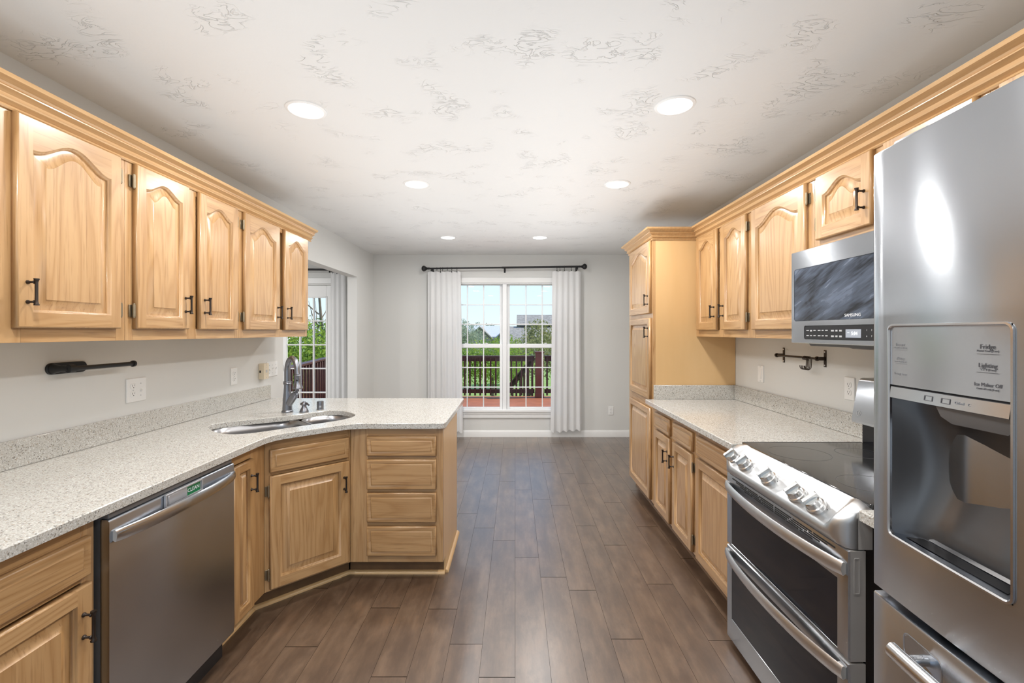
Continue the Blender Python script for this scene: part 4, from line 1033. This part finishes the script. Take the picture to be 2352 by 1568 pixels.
dtext(mb, 'Fridge', 0.0115, X, 1.3815); dtext(mb, 'Power Cool (3 sec)', 0.0050, X, 1.3745); dline(mb, X-0.019, X+0.019, 1.369)
dtext(mb, 'Lighting', 0.0110, X, 1.3495); dtext(mb, '\u00b0C / \u00b0F (3 sec)', 0.0050, X, 1.3425); dline(mb, X-0.019, X+0.019, 1.3375)
dtext(mb, 'Ice Maker Off', 0.0090, X, 1.3165); dtext(mb, 'Control Lock (3 sec)', 0.0048, X, 1.3095); mb.build('lettering', M['ink'], ds)
mb = MB(); xs = lin(DXa+0.006, DXb-0.003, 10)
mb.loops([[(x, fy_(x)+0.010, CPZ-0.0005) for x in xs], [(x, fy_(x)-0.0005, CPZ-0.004) for x in xs], [(x, fy_(x)-0.0038, CPZ-0.027) for x in xs], [(x, fy_(x)+0.006, CPZ-0.030) for x in xs]], False)
mb.build('button_bar', M['steel_bright'], ds, ang=0.5)
mb = MB()
for x in (0.158, 0.196):
    o = rrect(x-0.0095, x+0.0095, CPZ-0.0205, CPZ-0.0105, 0.001, 2); i2 = offset_poly(o, 0.0012)
    f_ = lambda pts, d: [(p[0], fy_(p[0])-0.0005-0.0033*(CPZ-0.004-p[1])/0.023-d, p[1]) for p in pts]
    mb.loops([f_(o, 0.0002), f_(o, 0.001), f_(i2, 0.001), f_(i2, 0.0004)], True)
mb.build('button', M['ink'], ds)
mb = MB()
for x, s in ((0.224, 'Cubed'), (0.243, 'C')): mb.text(s, 0.0070, x, fy_(x)-0.0026, CPZ-0.0155, mat3=Matrix.Rotation(math.atan((fy_(x+.02)-fy_(x-.02))/.04), 3, 'Z'))
mb.build('lettering', M['ink_pale'], ds)
# cavity: scooped back wall, side walls, tray
mb = MB(); zt_ = CPZ-0.030; xa, xb = DXa+0.0035, DXb-0.0035
cav = []
NZ = 16
for k in range(NZ+1):
    t = k/NZ; z = zt_+(DZa+0.0035-zt_)*t
    dep = 0.070+0.030*math.sin(PI*min(1, t*1.1))-0.018*max(0, t-0.6)
    row = []
    for j in range(17):
        s_ = j/16; x = xa+(xb-xa)*s_; e2 = min(s_, 1-s_)
        rd = min(1, e2/0.30); row.append((x, fy_(x)+0.004+(dep-0.004)*math.sin(rd*PI/2)**0.6, z))
    cav.append(row)
mb.loops(cav, False)
mb.build('cavity', M['cavity_steel'], ds, ang=1.0)
mb = MB(); zf = DZa+0.004
row = [(x, y) for x, y, z in cav[-1]]
for (x0, y0), (x1, y1) in zip(row, row[1:]):
    mb.poly([(x0, fy_(x0)-0.001, zf), (x1, fy_(x1)-0.001, zf), (x1, y1+0.002, zf), (x0, y0+0.002, zf)])
mb.build('tray', M['steel_dark'], ds)
mb = MB(); q0 = [(x, fy_(x)+0.016, zf+0.0012) for x in lin(xa+0.022, xb-0.02, 10)]; q1 = [(x, fy_(x)+0.046, zf+0.0012) for x in lin(xa+0.036, xb-0.034, 10)]
mb.loops([q0, q1], False); mb.build('drip_grate', M['blackplastic'], ds)
mb = MB(); mb.loops([[(x, fy_(x)+0.050, zf+0.001) for x in lin(xa+0.04, xb-0.006, 10)], [(x, fy_(x)+0.056, zf+0.006) for x in lin(xa+0.04, xb-0.006, 10)], [(x, fy_(x)+0.064, zf+0.001) for x in lin(xa+0.04, xb-0.006, 10)]], False); mb.build('tray_rail', M['steel_bright'], ds)
mb = MB()
rings = []
for x0, x1, y0, y1, z in ((0.165, 0.300, 0.010, 0.07, zt_), (0.173, 0.300, 0.012, 0.07, zt_-0.018), (0.187, 0.285, 0.020, 0.06, zt_-0.030)):
    yb = -0.018; rings.append([(x0, yb+y0, z), (x1, yb+y0, z), (x1, yb+y1, z), (x0, yb+y1, z)])
mb.loops(rings, True, True, True); mb.build('ice_chute', M['darkgrey'], ds)
mb = MB(); mb.box(0.280, 0.302, 0.012, 0.04, zt_-0.050, zt_-0.030, 0.004, seg=2); mb.build('water_nozzle', M['black'], ds)
# ---------------------------------------------------------------- wall plates
def plate(t, w, h):
    mb = MB(); o = rrect(-w/2, w/2, -h/2, h/2, 0.004, 3)
    P = lambda pts, y: [(p[0], y, p[1]) for p in pts]
    mb.loops([P(o, -0.0003), P(o, -0.004), P(offset_poly(o, 0.0025), -0.0062)], True, True, True)
    return mb.build('cover_plate', M['plastic'], t)
def receptacle(t, x, dz):
    mb = MB(); pts = []
    for k in range(28):
        a = 2*PI*k/28; pts.append((x+0.0172*math.cos(a), dz+max(-0.0135, min(0.0135, 0.0172*math.sin(a)))))
    P = lambda pts, y: [(p[0], y, p[1]) for p in pts]
    mb.loops([P(pts, -0.005), P(pts, -0.0078), P(offset_poly(pts, 0.001), -0.0086)], True, False, True)
    r = mb.build('receptacle', M['plastic'], t)
    mb = MB()
    mb.box(x-0.0075, x-0.0053, -0.0089, -0.008, dz-0.001, dz+0.0085); mb.box(x+0.0053, x+0.0071, -0.0089, -0.008, dz+0.0005, dz+0.0085)
    mb.lathe([(0.0026, 0.008), (0.0026, 0.0089), (0, 0.0089)], (x, 0, dz-0.0065), (0, -1, 0), 12); mb.build('slot', M['slot'], r)
def screw(t, x, z):
    mb = MB(); mb.lathe([(0.003, 0.006), (0.003, 0.0072), (0.001, 0.0076), (0, 0.0076)], (x, 0, z), (0, -1, 0), 12); mb.build('screw', M['plastic_shade'], t)
def toggle(t, x, up=True):
    mb = MB(); mb.box(x-0.0052, x+0.0052, -0.0068, -0.004, -0.0125, 0.0125, 0.0008); s = 1 if up else -1
    mb.loops([[(x-0.0042, -0.006, s*0.000-0.004), (x+0.0042, -0.006, s*0.000-0.004), (x+0.0042, -0.006, s*0.000+0.004), (x-0.0042, -0.006, s*0.000+0.004)],
              [(x-0.0034, -0.0165, s*0.008-0.003), (x+0.0034, -0.0165, s*0.008-0.003), (x+0.0034, -0.0165, s*0.008+0.003), (x-0.0034, -0.0165, s*0.008+0.003)]], True, True, True)
    mb.build('toggle', M['plastic'], t)
    for z in (-0.030, 0.030): screw(t, x, z)
def outlet(label, loc, rz, name='outlet'):
    t = thing(name, label, 'outlet', loc, rz); plate(t, 0.070, 0.115)
    for dz in (-0.0195, 0.0195): receptacle(t, 0, dz)
    screw(t, 0, 0); return t
e_ = 0.0005
t = thing('outlet', 'two-gang white plate with duplex outlet and toggle switch under the left wall cabinets', 'outlet', (XL+e_, 2.275, 1.118), R90)
plate(t, 0.118, 0.118)
for dz in (-0.0195, 0.0195): receptacle(t, -0.023, dz)
screw(t, -0.023, 0); toggle(t, 0.023, False)
outlet('narrow white duplex outlet on the left wall before the corner sink', (XL+e_, 3.064, 1.108), R90)
t = thing('phone_jack', 'almond surface-mount phone jack box beside the triple light switch', 'phone jack', (XL+e_, 3.395, 1.114), R90)
MB().box(-0.034, 0.034, -0.042, -0.0003, -0.058, 0.058, 0.003, seg=2).build('housing', M['almond'], t)
mb = MB(); mb.box(-0.011, 0.011, -0.0432, -0.041, -0.010, 0.010, 0.001)
for z in (-0.047, 0.047): mb.lathe([(0.0035, 0.041), (0.0035, 0.0432), (0, 0.0434)], (0, 0, z), (0, -1, 0), 12)
for z in (-0.027, 0.027): mb.box(-0.006, 0.006, -0.0424, -0.041, z-0.001, z+0.001)
mb.build('socket', M['plastic_shade'], t)
MB().box(-0.0348, -0.0335, -0.020, -0.008, -0.010, 0.008).build('side_port', M['slot'], t)
t = thing('light_switch', 'white triple toggle light switch plate at the end of the left wall', 'light switch', (XL+e_, 3.546, 1.119), R90)
plate(t, 0.152, 0.115); toggle(t, -0.046, False); toggle(t, 0, True); toggle(t, 0.046, True)
t = thing('light_switch', 'white rocker switch plate on the right wall near the pantry', 'light switch', (XR-e_, 3.112, 1.120), -R90)
plate(t, 0.070, 0.115)
mb = MB(); mb.box(-0.0165, 0.0165, -0.0072, -0.004, -0.0335, 0.0335, 0.0015); mb.loops([[(-0.014, -0.0072, -0.031), (0.014, -0.0072, -0.031), (0.014, -0.0072, 0.031), (-0.014, -0.0072, 0.031)], [(-0.0135, -0.0115, -0.030), (0.0135, -0.0115, -0.030), (0.0135, -0.0075, 0.030), (-0.0135, -0.0075, 0.030)]], True, False, True)
mb.build('rocker', M['plastic'], t)
for z in (-0.048, 0.048): screw(t, 0, z)
outlet('white duplex outlet on the right wall behind the range', (XR-e_, 2.285, 1.122), -R90)
outlet('white duplex outlet low on the back wall right of the curtain', (1.284, YB-e_, 0.352), 0)

# ---------------------------------------------------------------- paper towel holder (left wall)
t = thing('paper_towel_holder', 'empty matte black paper towel holder on the left wall', 'paper towel holder', (XL, 1.93, 1.256), R90)
mb = MB(); o = rrect(-0.095, 0.080, -0.0235, 0.0235, 0.0225, 7); P = lambda pts, y: [(p[0], y, p[1]) for p in pts]
mb.loops([P(o, -0.0003), P(o, -0.006), P(offset_poly(o, 0.0025), -0.009)], True, True, True); mb.build('mounting_plate', M['black'], t)
mb = MB(); mb.tube([(-0.068, -0.008, 0), (-0.067, -0.035, 0), (-0.064, -0.072, 0)], [0.021, 0.0135, 0.015], 18)
mb.lathe([(0.014, -0.014), (0.0165, -0.012), (0.0165, 0.012), (0.0105, 0.016)], (-0.063, -0.075, 0), (1, 0, 0), 20); mb.build('bracket', M['black'], t)
mb = MB(); mb.tube([(-0.055, -0.075, 0), (0.238, -0.075, 0)], 0.0098, 18); mb.lathe([(0.0098, 0), (0.0150, 0.001), (0.0150, 0.010), (0.012, 0.013), (0, 0.0135)], (0.236, -0.075, 0), (1, 0, 0), 20); mb.build('bar', M['black'], t)

# ---------------------------------------------------------------- utensil rail with hooks (right wall)
t = thing('utensil_rail', 'dark metal utensil rail on two wall brackets below the microwave', 'rail', (XR, 2.847, 1.262), -R90)
RL = 2.847-2.468
for x in (0.0, RL):
    mb = MB(); mb.box(x-0.0095, x+0.0095, -0.004, -0.0003, -0.046, 0.046, 0.001)
    mb.box(x-0.0045, x+0.0045, -0.046, -0.003, -0.010, 0.010, 0.002); mb.lathe([(0.0115, -0.006), (0.0125, -0.004), (0.0125, 0.004), (0.0115, 0.006)], (x, -0.046, 0), (1, 0, 0), 18)
    b_ = mb.build('bracket', M['bronze'], t)
    mb = MB()
    for z in (-0.036, 0.036): mb.lathe([(0.0055, 0.004), (0.005, 0.0065), (0.002, 0.0075), (0, 0.0076)], (x, 0, z), (0, -1, 0), 14)
    mb.build('screw', M['chrome'], b_)
mb = MB(); mb.tube([(-0.012, -0.046, 0), (RL+0.012, -0.046, 0)], 0.0062, 16); mb.build('bar', M['bronze'], t)
def hook_mesh():
    pts = []
    for k in range(15):
        a = math.radians(-150+300*k/14); pts.append((0, -0.0105*math.sin(-a)*1.0, 0.0105*math.cos(a)))
    pts = [(0, 0.0105*math.cos(math.radians(a)), 0.0105*math.sin(math.radians(a))) for a in range(-60, 181, 20)]
    pts += [(0, -0.0105, -0.012), (0, -0.0095, -0.030), (0, -0.0085, -0.044)]
    pts += [(0, 0.008+0.0165*math.cos(math.radians(a)), -0.046+0.0165*math.sin(math.radians(a))) for a in range(180, 351, 17)]
    pts += [(0, 0.026, -0.040)]
    pts = [(p[0], -p[1], p[2]) for p in pts]
    mb = MB(); mb.tube(pts, 0.0021, 8); return mb
hk = None
for k, dy in enumerate((0.0, 0.011, 0.022, 0.034, 0.045)):
    loc = (XR-0.046, 2.575-dy, 1.2585)
    if hk is None: hk = tag(hook_mesh().build('hook', M['bronze']), 'dark S-shaped hook hanging bunched with the others on the utensil rail', 'hook', 'hooks on the utensil rail')
    else: hk = hk.copy(); C.objects.link(hk)
    hk.location = loc; hk.rotation_euler = (0, 0, -R90+random.uniform(-0.08, 0.08))

# ---------------------------------------------------------------- recessed ceiling lights
def ceiling_light(label, x, y, r=0.075, watts=None):
    t = thing('ceiling_light', label, 'ceiling light', (x, y, H), 0, 'recessed ceiling lights')
    mb = MB(); mb.lathe([(r+0.016, -0.0002), (r+0.014, -0.004), (r+0.002, -0.007), (r-0.001, -0.004), (r-0.001, -0.0002)], (0, 0, 0), (0, 0, 1), 40, False, False); mb.build('trim_ring', M['white'], t)
    mb = MB(); mb.lathe([(r-0.001, -0.0035), (r*0.6, -0.006), (0, -0.0065)], (0, 0, 0), (0, 0, 1), 36, False, True); mb.build('lens', M['lens'], t)
    ld = bpy.data.lights.new('led', 'AREA'); ld.shape = 'DISK'; ld.size = 2*r; ld.energy = watts or LAMP_W; ld.color = (1, 0.985, 0.965); ld.spread = math.radians(175)
    lo = bpy.data.objects.new('led', ld); C.objects.link(lo); lo.parent = t; lo.location = (0, 0, -0.0085)
    return t
ceiling_light('recessed ceiling light nearest the left wall cabinets, large and lit', -0.972, 2.117)
ceiling_light('recessed ceiling light nearest the range and refrigerator, large and lit', 0.729, 2.076)
ceiling_light('recessed ceiling light above the peninsula drawers, second in the left row', -0.690, 3.180)
ceiling_light('recessed ceiling light beside the pantry corner, second in the right row', 0.715, 3.180)
ceiling_light('small recessed ceiling light near the window, in line with the left curtain', -0.733, 4.975)
ceiling_light('small recessed ceiling light near the window, in line with the right window half', 0.271, 4.975)
for x, y, s in ((-0.972, 0.95, 'added unseen ceiling light for fill over the left worktop'), (0.729, 0.95, 'added unseen ceiling light for fill over the refrigerator'), (-0.7, -0.6, 'added unseen ceiling light for fill, left in the rear pair'), (0.7, -0.6, 'added unseen ceiling light for fill, right in the rear pair'), (-3.5, 4.6, 'added unseen ceiling light for fill in the dining room near its door'), (-3.5, 2.6, 'added unseen ceiling light for fill in the dining room away from its door')):  # lamps added out of view to brighten the kitchen and dining room
    ceiling_light(s, x, y, watts=26 if x < -3 else None)

# ---------------------------------------------------------------- curtains
def curtain(label, x0, x1, xb0, xb1, ztop, zbot, y, folds, seed, amp=0.019):
    rd = random.Random(seed); ph = [rd.uniform(0, 6.28) for _ in range(4)]
    t = thing('curtain', label, 'curtain', ((x0+x1)/2, y, 0)); cx = (x0+x1)/2
    mb = MB(); NX, NZ = folds*14, 30; rows = []
    for j in range(NZ+1):
        v = j/NZ; z = ztop+(zbot-ztop)*v; a, b = x0+(xb0-x0)*v, x1+(xb1-x1)*v; row = []
        for i in range(NX+1):
            u = i/NX; w = folds*u
            uu = u+0.010*math.sin(2*PI*w*0.5+ph[0])*min(1, v*3)
            s = math.sin(2*PI*w+ph[1]*0.15+0.5*math.sin(3*u+ph[2])*v); s2 = math.sin(2*PI*w*0.47+ph[3])
            d = amp*(0.45+0.55*min(1, v*2.2))*(0.75*s+0.35*s2*v)
            zz = z+(0.010*s-0.012*math.sin(3.1*u+ph[0]) if j == NZ else 0.008*abs(math.sin(PI*w)) - 0.010 if j == 0 else 0)
            row.append((a+(b-a)*uu-cx, d, zz))
        rows.append(row)
    mb.loops(rows, False)
    o = mb.build('panel', M['cloth'], t, ang=3.2, recalc=False)
    so = o.modifiers.new('thickness', 'SOLIDIFY'); so.thickness = 0.0018; so.offset = 0
    return t
YC = 5.985
curtain('white sheer curtain left of the window, its foot behind the peninsula', -1.146, -0.716, -1.150, -0.690, 2.205, 0.075, YC, 6, 3)
curtain('white sheer curtain right of the window, hanging to the baseboard', 0.490, 0.862, 0.462, 0.880, 2.208, 0.105, YC, 5, 8)
curtain('white curtain beside the glazed door in the dining room', -2.425, -2.235, -2.43, -2.215, 2.19, 0.06, YC, 3, 5, 0.018)
def rod(label, xa, xb, za, zb_, y, rings, brackets, fin=True):
    t = thing('curtain_rod', label, 'curtain rod', ((xa+xb)/2, y, 0)); cx = (xa+xb)/2
    zz = lambda x: za+(zb_-za)*(x-xa)/(xb-xa)
    xm = (xa+xb)/2+0.03
    mb = MB(); mb.tube([(xa-cx, 0, zz(xa)), (xm-cx, 0, zz(xm))], 0.0110, 14); mb.build('pole', M['black'], t)
    mb = MB(); mb.tube([(xm-0.06-cx, 0, zz(xm-0.06)), (xb-cx, 0, zz(xb))], 0.0135, 14); mb.build('pole', M['black'], t)
    for x, s in ((xa, -1), (xb, 1)):
        mb = MB(); mb.lathe([(0.0135, -0.03), (0.0155, -0.026), (0.0135, -0.02), (0.013, 0), (0.019, 0.004), (0.016, 0.010), (0.026, 0.018), (0.036, 0.032), (0.0385, 0.046), (0.034, 0.060), (0.020, 0.072), (0, 0.075)], (x-cx, 0, zz(x)), (s, 0, 0), 22); mb.build('finial', M['black'], t)
    for x in brackets:
        mb = MB(); z = zz(x); mb.tube([(x-cx, 0, z-0.014), (x-cx, YB-y-0.004, z-0.018)], 0.006, 10); mb.box(x-cx-0.012, x-cx+0.012, YB-y-0.005, YB-y-0.0005, z-0.055, z+0.02, 0.002); mb.box(x-cx-0.006, x-cx+0.006, -0.016, 0.016, z-0.040, z-0.012, 0.003); mb.build('bracket', M['black'], t)
    for x in rings:
        mb = MB(); z = zz(x); pts = [(x-cx, 0.0195*math.sin(a), z-0.006+0.0195*math.cos(a)) for a in [2*PI*k/20 for k in range(21)]]
        mb.tube(pts, 0.0022, 7, False); mb.tube([(x-cx, 0, z-0.0255), (x-cx, 0, z-0.040)], 0.0022, 7); mb.box(x-cx-0.005, x-cx+0.005, -0.004, 0.004, z-0.056, z-0.038, 0.0015); mb.build('ring', M['black'], t)
    return t
PXM = 6.0/1045
rod('black curtain rod with ball finials over the main window', -1.155, 0.872, 2.240, 2.266, YC, [(p-1183)*PXM for p in (1004, 1012, 1017, 1028, 1038, 1050)]+[(p-1183)*PXM for p in (1279, 1286, 1296, 1312, 1324)], [(p-1183)*PXM for p in (991, 1159, 1326)])
rod('black curtain rod over the dining room door', -3.40, -2.36, 2.235, 2.225, YC, [(p-1183)*PXM for p in (766, 775, 786, 796)], [-3.34, -2.44])

# ---------------------------------------------------------------- outdoors
struct('lawn', MB().box(-60, 60, 6.26, 90, -1.6, -1.02), M['grass'], smooth=False)
mb = MB(); y = 6.30
while y < 10.35:
    mb.box(-4.9, 3.4, y, y+0.136, -0.10, -0.062, 0.004); y += 0.142
mb.box(-4.9, 3.4, 6.30, 10.35, -0.26, -0.105)
mb.build('deck', M['deck']); dk = bpy.data.objects['deck']; tag(dk, 'orange-red stained timber deck floor outside the window', 'deck', kind='structure')
def railing(label, p0, p1, ztop=0.872, zfl=-0.062, gap=0.115, drop=0.0):
    p0, p1 = Vector((*p0, 0)), Vector((*p1, 0)); L = (p1-p0).length; rz_ = math.atan2(p1.y-p0.y, p1.x-p0.x)
    t = thing('deck_railing', label, 'railing', (p0.x, p0.y, 0), rz_)
    def bar(x0, x1, y0, y1, z0, z1, nm):
        mb = MB(); mb.box(x0, x1, y0, y1, z0, z1, 0.003)
        for v_ in mb.bm.verts: v_.co.z -= drop*v_.co.x/L
        return mb.build(nm, M['maroon'], t)
    bar(0, L, -0.075, 0.075, ztop-0.035, ztop, 'cap_rail'); bar(0, L, -0.02, 0.02, ztop-0.125, ztop-0.0355, 'top_rail'); bar(0, L, -0.02, 0.02, zfl+0.09, zfl+0.18, 'bottom_rail')
    n = int(L/gap)
    for k in range(n):
        x = (k+0.5)*L/n; bar(x-0.019, x+0.019, -0.0585, -0.0205, zfl+0.04, ztop-0.036, 'baluster')
    return t
railing('long dark maroon deck railing with balusters running left from the thick post', (-4.1, 10.28), (0.44, 10.28))
railing('dark maroon deck railing section right of the thick post', (0.66, 10.28), (3.3, 10.28))
railing('dark maroon deck railing running away beyond the dining room door', (-3.45, 6.75), (-4.05, 10.05), gap=0.19)
t = thing('deck_post', 'thick dark red capped post on the deck outside the window', 'post', (0.545, 10.22, -0.062))
MB().box(-0.09, 0.09, -0.09, 0.09, 0, 1.00, 0.004).build('shaft', M['mahogany'], t); MB().box(-0.105, 0.105, -0.105, 0.105, 1.00, 1.03, 0.006).build('cap', M['mahogany'], t)
MB().box(-0.10, 0.10, -0.10, 0.10, 0, 0.10, 0.004).build('base', M['mahogany'], t)
railing('sloping stair railing going down from the deck beside the thick post', (0.42, 10.62), (-0.14, 11.45), 0.80, -0.1, 0.15, 0.75)

def leaves(mb, c, rad, n, size, seed, flat=0.9, shell=0.35, m=0):
    rd = random.Random(seed)
    for _ in range(n):
        a = rd.uniform(0, 2*PI); z = rd.uniform(-1, 1); r = (1-z*z)**0.5
        q = (shell+(1-shell)*rd.random())
        p = Vector((c[0]+rad[0]*r*math.cos(a)*q, c[1]+rad[1]*r*math.sin(a)*q, c[2]+rad[2]*z*q))
        nrm = Vector((rd.gauss(0, 1), rd.gauss(0, 1), rd.gauss(0, 1)+0.5)).normalized(); u = nrm.orthogonal().normalized()
        th = rd.uniform(0, 6.28); w = nrm.cross(u); u2 = u*math.cos(th)+w*math.sin(th); w2 = nrm.cross(u2); s = size*rd.uniform(0.6, 1.3)
        mb.poly([p-u2*s, p-w2*s*0.5, p+u2*s, p+w2*s*0.5], m)
def tree(name, label, cat, x, y, z0, blobs, n, size, mat, seed, trunk=None, group=None, branches=0):
    t = thing(name, label, cat, (x, y, z0), 0, group); mb = MB()
    tot = sum(b[3]*b[4]*b[5] for b in blobs)
    for k, b in enumerate(blobs): leaves(mb, b[:3], b[3:6], int(n*b[3]*b[4]*b[5]/tot), size, seed+k)
    mb.build('foliage', M[mat], t, smooth=False, recalc=False)
    if trunk:
        mb = MB(); h, r = trunk; rd = random.Random(seed)
        mb.tube([(0, 0, 0), (0.03*h, 0.02*h, h*0.5), (0, 0, h)], [r, r*0.8, r*0.5], 8); mb.build('trunk', M['bark'], t)
        for k in range(branches):
            a = rd.uniform(0, 6.28); mb = MB(); h0 = h*rd.uniform(0.40, 0.80); l = h*rd.uniform(0.2, 0.38)
            mb.tube([(0, 0, h0), (l*0.5*math.cos(a), l*0.5*math.sin(a), h0+l*0.45), (l*0.8*math.cos(a), l*0.8*math.sin(a), h0+l)], [r*0.35, r*0.2, r*0.06], 6); mb.build('branch', M['bark'], t)
    return t
G = -1.02
# beyond the dining room door
tree('shrub', 'dense bright green shrub behind the deck railing seen through the dining door', 'shrub', -6.6, 13.4, G, [(0, 0, 1.3, 2.6, 1.6, 1.5), (1.0, -0.3, 0.8, 1.6, 1.3, 1.2), (-1.8, 0.2, 1.0, 1.7, 1.3, 1.3)], 24000, 0.060, 'leaf', 11, (1.5, 0.10))
tree('tree', 'tall thin tree rising above the shrub seen through the dining door', 'tree', -6.9, 16.0, G, [(0.6, 0, 2.35, 1.3, 1.0, 0.75), (-0.9, 0.1, 2.4, 1.2, 0.9, 0.7), (1.0, 0, 3.05, 0.6, 0.6, 0.55)], 2600, 0.045, 'leaf_dark', 31, (3.9, 0.08), branches=12)
# hedge line and trees beyond the main window
tree('shrub', 'green shrub behind the railing in the left half of the window', 'shrub', -0.75, 15.0, G, [(0, 0, 1.42, 1.5, 0.9, 0.82), (-1.6, 0.2, 1.30, 1.3, 0.9, 0.85)], 8000, 0.045, 'leaf', 41, (1.0, 0.06))
tree('shrub', 'yellow-green shrub behind the railing next to the window mullion', 'shrub', -0.30, 19.5, G, [(0, 0, 1.25, 0.9, 0.8, 1.1)], 3200, 0.055, 'leaf', 51, (1.0, 0.05))
tree('shrub', 'olive shrub behind the railing in the right half of the window', 'shrub', 0.75, 16.5, G, [(0, 0, 1.50, 1.3, 0.9, 0.85), (1.6, 0, 1.35, 1.2, 0.9, 0.9)], 6500, 0.045, 'leaf_olive', 61, (1.0, 0.05))
tree('tree', 'small olive-leaved tree in front of the right house roof', 'tree', 1.05, 21.0, G, [(0, 0, 2.3, 0.75, 0.6, 0.75), (0.55, 0.1, 1.9, 0.5, 0.5, 0.6), (-0.4, 0, 1.8, 0.5, 0.5, 0.6)], 3000, 0.05, 'leaf_olive', 71, (2.3, 0.05), branches=7)
tree('tree', 'grey-green bare-stemmed tree at the left edge of the window view', 'tree', -3.7, 27.0, G, [(0, 0, 2.2, 1.5, 1.0, 1.15), (1.1, 0, 1.9, 0.9, 0.8, 0.95), (-1.5, 0, 2.0, 1.2, 0.8, 1.1)], 6000, 0.065, 'leaf_dull', 81, (2.4, 0.08), branches=5)
tree('tree', 'distant grey-green tree mass behind the left house', 'tree', -6.5, 62.0, G, [(0, 0, 1.9, 6.0, 2.0, 1.9), (6.5, 1, 1.6, 5.0, 2.0, 1.6), (-8, 1, 2.0, 5.0, 2, 2.2)], 3600, 0.30, 'leaf_dull', 91, (2.0, 0.2))
# houses
def gable(mb, x0, x1, y0, y1, ze, zr, along='x', m=0, t=0.12):
    """roof of two slopes with overhanging thickness"""
    if along == 'x':
        ym = (y0+y1)/2; pr = [(y0, ze), (ym, zr), (y1, ze), (y1, ze-t), (ym, zr-t), (y0, ze-t)]; mb.prism(pr, 'x', x0, x1, m)
    else:
        xm = (x0+x1)/2; pr = [(x0, ze), (xm, zr), (x1, ze), (x1, ze-t), (xm, zr-t), (x0, ze-t)]; mb.prism(pr, 'y', y0, y1, m)
t = thing('house', 'low house with two dark front gables and pale roof, left of the mullion', 'house', (-2.2, 40.0, G))
MB().box(-2.0, 1.4, 1.0, 5.0, 0, 2.05).build('wall', M['siding'], t, smooth=False)
mb = MB(); gable(mb, -2.4, 1.55, 0.4, 5.6, 2.0, 3.0); mb.build('main_roof', M['pale_roof'], t, smooth=False)
for a, b in ((-2.2, 0.42), (0.42, 1.6)):
    mb = MB(); gable(mb, a, b, -0.6, 2.9, 1.72, 2.92 if b < 1 else 2.5, 'y'); mb.build('gable_roof', M['shingle'], t, smooth=False)
    mb = MB(); xm = (a+b)/2; mb.prism([(a+0.15, 0), (b-0.15, 0), (b-0.15, 1.65), (xm, 2.75 if b < 1 else 2.35), (a+0.15, 1.65)], 'y', -0.4, -0.2); mb.build('gable_wall', M['shingle'], t, smooth=False)
t = thing('house', 'house with large grey shingle roof seen through the right window half', 'house', (0.0, 50.0, G))
MB().box(0.35, 9.5, 2.0, 9.0, 0, 2.9).build('wall', M['siding'], t, smooth=False)
mb = MB(); mb.prism([(1.0, 3.24), (4.0, 4.45), (9.5, 2.9), (9.5, 2.78), (4.0, 4.33), (1.0, 3.12)], 'x', 0.22, 9.9); mb.build('upper_roof', M['shingle'], t, smooth=False)
mb = MB(); mb.prism([(-3.4, 1.15), (1.4, 3.05), (1.4, 2.93), (-3.4, 1.03)], 'x', -1.6, 9.9); mb.build('lower_roof', M['shingle'], t, smooth=False)
MB().box(-1.3, 9.5, -2.9, 1.9, 0, 0.95).build('porch_wall', M['siding'], t, smooth=False)
